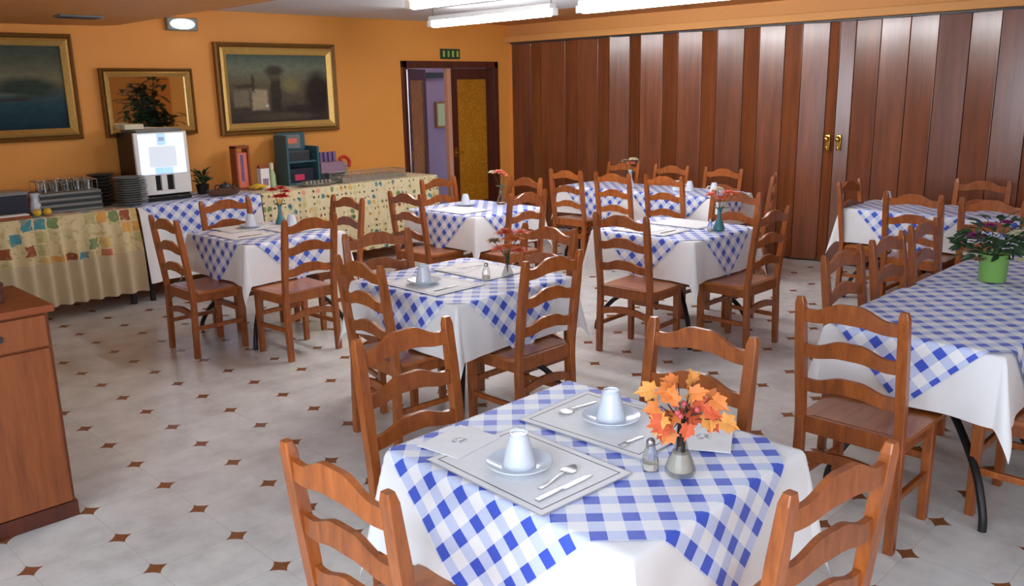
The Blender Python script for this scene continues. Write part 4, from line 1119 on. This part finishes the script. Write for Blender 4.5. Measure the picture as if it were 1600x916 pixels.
# middle buffet things, right of the machine
t = thing('potted_plant', 'small dark leafy plant right of the coffee machine', 'potted plant', (3.73, 7.86, ZU + .004))
bm = B(); lathe(bm, [(0, 0), (.05, 0), (.062, .09), (.058, .09), (.05, .075), (0, .075)], 20, close=False); obj('pot', bm, M['blackpl'], t, True)
bm = B(); rn = random.Random(8)
for k in range(60):
    a = rn.uniform(0, 2 * PI); e = rn.uniform(.2, 1.3); leaf_mesh(bm, rot_to((.03 * math.cos(a), .03 * math.sin(a), .08 + rn.uniform(0, .12)), (math.cos(a) * math.cos(e), math.sin(a) * math.cos(e), math.sin(e))), rn.uniform(.05, .085), 'oval')
obj('foliage', bm, M['leafg'], t)
t = thing('serving_dish', 'long brown earthenware dish on the buffet beside the coffee machine', 'dish', (3.80, 7.58, ZU + .006))
bm = B(); 
prof = [(0, 0), (.8, 0), (.95, .5), (1, 1), (.94, 1), (.88, .5), (.74, .15), (0, .15)]
lathe(bm, [(r, z) for r, z in prof], 32, close=False)
for v in bm.verts: v.co = Vector((v.co.x * .17, v.co.y * .075, v.co.z * .05))
obj('dish', bm, M['brown'], t, True)
bm = B(); rn = random.Random(2)
for k in range(16): bmesh.ops.create_icosphere(bm, subdivisions=1, radius=rn.uniform(.02, .028), matrix=Matrix.Translation((rn.uniform(-.11, .11), rn.uniform(-.035, .035), .042)))
o = obj('filling', bm, M['brown'], t, True); o['kind'] = 'stuff'
t = thing('teapot', 'small dark teapot behind the brown dish on the buffet', 'teapot', (3.93, 7.80, ZU + .004))
bm = B(); lathe(bm, [(0, 0), (.045, 0), (.06, .02), (.062, .045), (.045, .075), (.02, .08), (.012, .09), (.0, .1)], 22, close=False); obj('body', bm, M['slate'], t, True)
bm = B(); tube(bm, spline([(.055, 0, .04), (.09, 0, .05), (.10, 0, .075)], 5), [.011] * 5 + [.008] * 6, 8); obj('spout', bm, M['slate'], t, True)
bm = B(); tube(bm, spline([(-.05, 0, .065), (-.10, 0, .07), (-.10, 0, .03), (-.055, 0, .02)], 5), .006, 7); obj('handle', bm, M['slate'], t, True)
# cereal frame, bananas, cartons
t = thing('cereal_dispenser', 'brown framed dispenser with violet print against the orange wall', 'dispenser', (4.17, 7.92, ZU))
bm = B(); box(bm, -.075, -.055, -.06, .06, 0, .42, .003); box(bm, .055, .075, -.06, .06, 0, .42, .003); box(bm, -.075, .075, -.06, .06, .40, .425, .003); box(bm, -.075, .075, -.06, .06, 0, .02, .003); obj('frame', bm, M['kraft'], t)
bm = B(); box(bm, -.055, .055, -.04, .05, .02, .36, .003); obj('box', bm, M['coral'], t)
bm = B(); box(bm, -.02, .012, -.043, -.04, .08, .34); obj('print', bm, M['purple'], t)
for k in range(4):
    bm = B(); a = -.5 + .33 * k
    P = spline([(-.07, 0, .02), (-.035, -.01, .028 + .012 * (k % 2)), (.0, -.012, .028 + .014 * (k % 2)), (.05, -.005, .030), (.075, .01, .034)], 5)
    tube(bm, P, [.005 + .013 * math.sin(PI * min(1, .15 + i / (len(P) - 1) * .8)) for i in range(len(P))], 8)
    tag(obj('banana', bm, M['yellow'], None, True, (4.22 + .03 * math.cos(a), 7.76 - .035 * k + .04, ZU + .000), .25 * a), 'yellow banana in the bunch before the brown dispenser', 'banana', 'bananas on the buffet')
t = thing('juice_carton', 'white carton with brown lid on the floral buffet', 'carton', (4.34, 7.80, ZU))
bm = B(); box(bm, -.048, .048, -.04, .04, 0, .20, .004); obj('body', bm, M['paper'], t); bm = B(); hexa(bm, [(-.048, -.04, .20), (.048, -.04, .20), (.048, .04, .20), (-.048, .04, .20)], [(-.045, -.006, .235), (.045, -.006, .235), (.045, .006, .235), (-.045, .006, .235)]); obj('lid', bm, M['kraft'], t)
bm = B(); box(bm, -.03, .03, -.0425, -.04, .03, .10); obj('print', bm, M['lilac'], t)
t = thing('sauce_bottle', 'pale green bottle beside the white carton', 'bottle', (4.47, 7.86, ZU))
bm = B(); lathe(bm, [(0, 0), (.034, 0), (.036, .01), (.036, .12), (.02, .16), (.018, .18), (0, .18)], 20, close=False); obj('body', bm, M['sage'], t, True)
bm = B(); lathe(bm, [(.022, .178), (.022, .235), (.018, .24), (0, .24)], 16, close=False); obj('cap', bm, M['cream'], t, True)
# teal stand with two shelves
t = thing('display_stand', 'teal two-shelf breakfast display stand below the town painting', 'display stand', (4.80, 7.90, ZU))
bm = B(); box(bm, -.19, -.165, -.12, .12, 0, .50, .004); box(bm, .165, .19, -.12, .12, 0, .38, .004); box(bm, -.165, .165, .10, .12, 0, .52, .004); box(bm, -.165, .165, -.12, .10, 0, .02, .002); box(bm, -.165, .165, -.10, .10, .22, .24, .002)
obj('case', bm, M['teal'], t)
bm = B(); box(bm, -.16, .16, -.06, .09, .022, .16, .004); obj('lower_box', bm, M['navy'], t)
bm = B(); box(bm, -.15, .10, -.08, .08, .24, .34, .004); obj('upper_box', bm, M['slate'], t)
bm = B(); box(bm, -.10, .10, .085, .099, .36, .50); obj('header', bm, M['greycer'], t); bm = B(); box(bm, -.06, .06, .081, .085, .41, .46); obj('print', bm, M['coral'], t)
bm = B(); box(bm, -.08, .03, -.064, -.06, .04, .10); obj('print', bm, M['pink'], t)
t = thing('bread_box', 'lilac box with dark pattern right of the teal stand', 'box', (5.16, 7.90, ZU))
bm = B(); box(bm, -.15, .15, -.10, .10, 0, .09, .004); obj('base', bm, M['slate'], t)
bm = B(); box(bm, -.15, .15, -.105, .10, .09, .20, .006); obj('body', bm, M['lilac'], t)
bm = B()
for i in range(5): box(bm, -.13 + .055 * i, -.095 + .055 * i, .02, .06, .20, .30, .003)
obj('packets', bm, M['purple'], t)
t = thing('gift_bow', 'dark red ribbon bow beside the lilac box', 'bow', (5.40, 7.93, ZU))
bm = B(); tube(bm, spline([(-.02, 0, .16), (-.06, 0, .21), (-.02, 0, .24), (.03, 0, .22), (.06, 0, .18), (.05, 0, .12)], 5), .018, 8); obj('loop', bm, M['red'], t, True)
bm = B(); box(bm, -.02, .02, -.02, .02, 0, .16, .004); obj('stand', bm, M['wicker'], t)
t = thing('wire_basket', 'long pale wire basket on the floral buffet', 'basket', (5.50, 7.66, ZU))
bm = B()
for z in (.005, .09):
    for s in (-1, 1): tube(bm, [(-.42, s * .13, z), (.42, s * .13, z)], .005, 6); tube(bm, [(s * .42, -.13, z), (s * .42, .13, z)], .005, 6)
for i in range(29):
    for s in (-1, 1): tube(bm, [(-.42 + .03 * i, s * .13, .005), (-.42 + .03 * i, s * .13, .09)], .003, 5)
for i in range(9):
    for s in (-1, 1): tube(bm, [(s * .42, -.13 + .0325 * i, .005), (s * .42, -.13 + .0325 * i, .09)], .003, 5)
obj('wire', bm, M['wicker'], t)
bm = B(); box(bm, -.41, .41, -.12, .12, .002, .05, .01); obj('liner', bm, M['wicker'], t)
t = thing('platter', 'flat grey platter in front of the teal stand', 'platter', (4.83, 7.60, ZU))
bm = B(); lathe(bm, [(0, 0), (.8, 0), (1, .024), (.98, .028), (.78, .008), (0, .008)], 36, close=False)
for v in bm.verts: v.co = Vector((v.co.x * .24, v.co.y * .11, v.co.z))
obj('dish', bm, M['greycer'], t, True)
bm = B()
for i in range(7): box(bm, -.16 + .045 * i, -.13 + .045 * i, -.04, .04, .009, .05, .006, Matrix.Rotation(.0, 4, 'X'))
obj('slices', bm, M['wicker'], t)

# tall plant standing behind the viewer, seen in the mirror
t = thing('tall_plant', 'tall dark green plant reflected in the wall mirror', 'plant', (7.12, -.7, 0))
bm = B(); lathe(bm, [(0, 0), (.16, 0), (.2, .34), (.185, .34), (.17, .3), (0, .3)], 24, close=False); obj('pot', bm, M['brown'], t, True)
bm = B(); rn = random.Random(21); st = B()
for k in range(9):
    a = k * .7; e = Vector((.28 * math.cos(a), .28 * math.sin(a), 1.3 + .1 * k)); tube(st, spline([(0, 0, .3), e * .5 + Vector((0, 0, .25)), e], 5), .01, 6)
    for j in range(60):
        q = rn.random(); p = e * (.4 + .65 * q) + Vector((rn.uniform(-.2, .2), rn.uniform(-.2, .2), .25 * (1 - q))); b_ = rn.uniform(0, 2 * PI)
        leaf_mesh(bm, rot_to(p, (math.cos(b_), math.sin(b_), rn.uniform(-.5, .6))), rn.uniform(.14, .26), 'oval')
obj('stems', st, M['twig'], t); obj('foliage', bm, M['leafg'], t)

# ------------------------------------------------------------------ light
def area(name, loc, rot, sx, sy, power, col):
    l = bpy.data.lights.new(name, 'AREA'); l.shape = 'RECTANGLE'; l.size = sx; l.size_y = sy; l.energy = power; l.color = col
    o = bpy.data.objects.new(name, l); C.objects.link(o); o.location = loc; o.rotation_euler = rot; return o
area('window_daylight', (X0 - .35, -.05, 1.62), (0, -PI / 2, 0), 1.5, 4.3, 215, (.77, .88, 1))
area('rear_window_daylight', (1.9, Y0 - .35, 1.62), (PI / 2, 0, 0), 3.8, 1.5, 25, (.77, .88, 1))
def pt(name, loc, p, col, r=.1):
    l = bpy.data.lights.new(name, 'POINT'); l.energy = p; l.color = col; l.shadow_soft_size = r
    o = bpy.data.objects.new(name, l); C.objects.link(o); o.location = loc
pt('corridor_lamp', (7.15, 9.2, 2.3), 16, (.95, .92, 1))
w = bpy.data.worlds.new('World'); bpy.context.scene.world = w; w.use_nodes = True
bg = w.node_tree.nodes['Background']; bg.inputs[0].default_value = (.75, .85, 1, 1); bg.inputs[1].default_value = 1.0

# ------------------------------------------------------------------ camera
cam = bpy.data.cameras.new('Camera'); co = bpy.data.objects.new('Camera', cam); C.objects.link(co)
cam.sensor_width = 36; cam.lens = 1342.949 / 1600 * 36; cam.clip_start = .05
r = Vector((0.70373717, -0.71020114, -0.01919221)); dn = Vector((-0.17773767, -0.14983668, -0.97260387)); f = Vector((0.68786868, 0.68786868, -0.23167513))
co.matrix_world = Matrix(((r.x, -dn.x, -f.x, 0), (r.y, -dn.y, -f.y, 0), (r.z, -dn.z, -f.z, 1.7655824), (0, 0, 0, 1)))
sc = bpy.context.scene; sc.camera = co
vs_ = sc.view_settings; vs_.view_transform = 'Standard'; vs_.look = 'None'; vs_.gamma = 1; vs_.exposure = .12; vs_.use_curve_mapping = False
sc.cycles.max_bounces = 8; sc.cycles.use_denoising = True
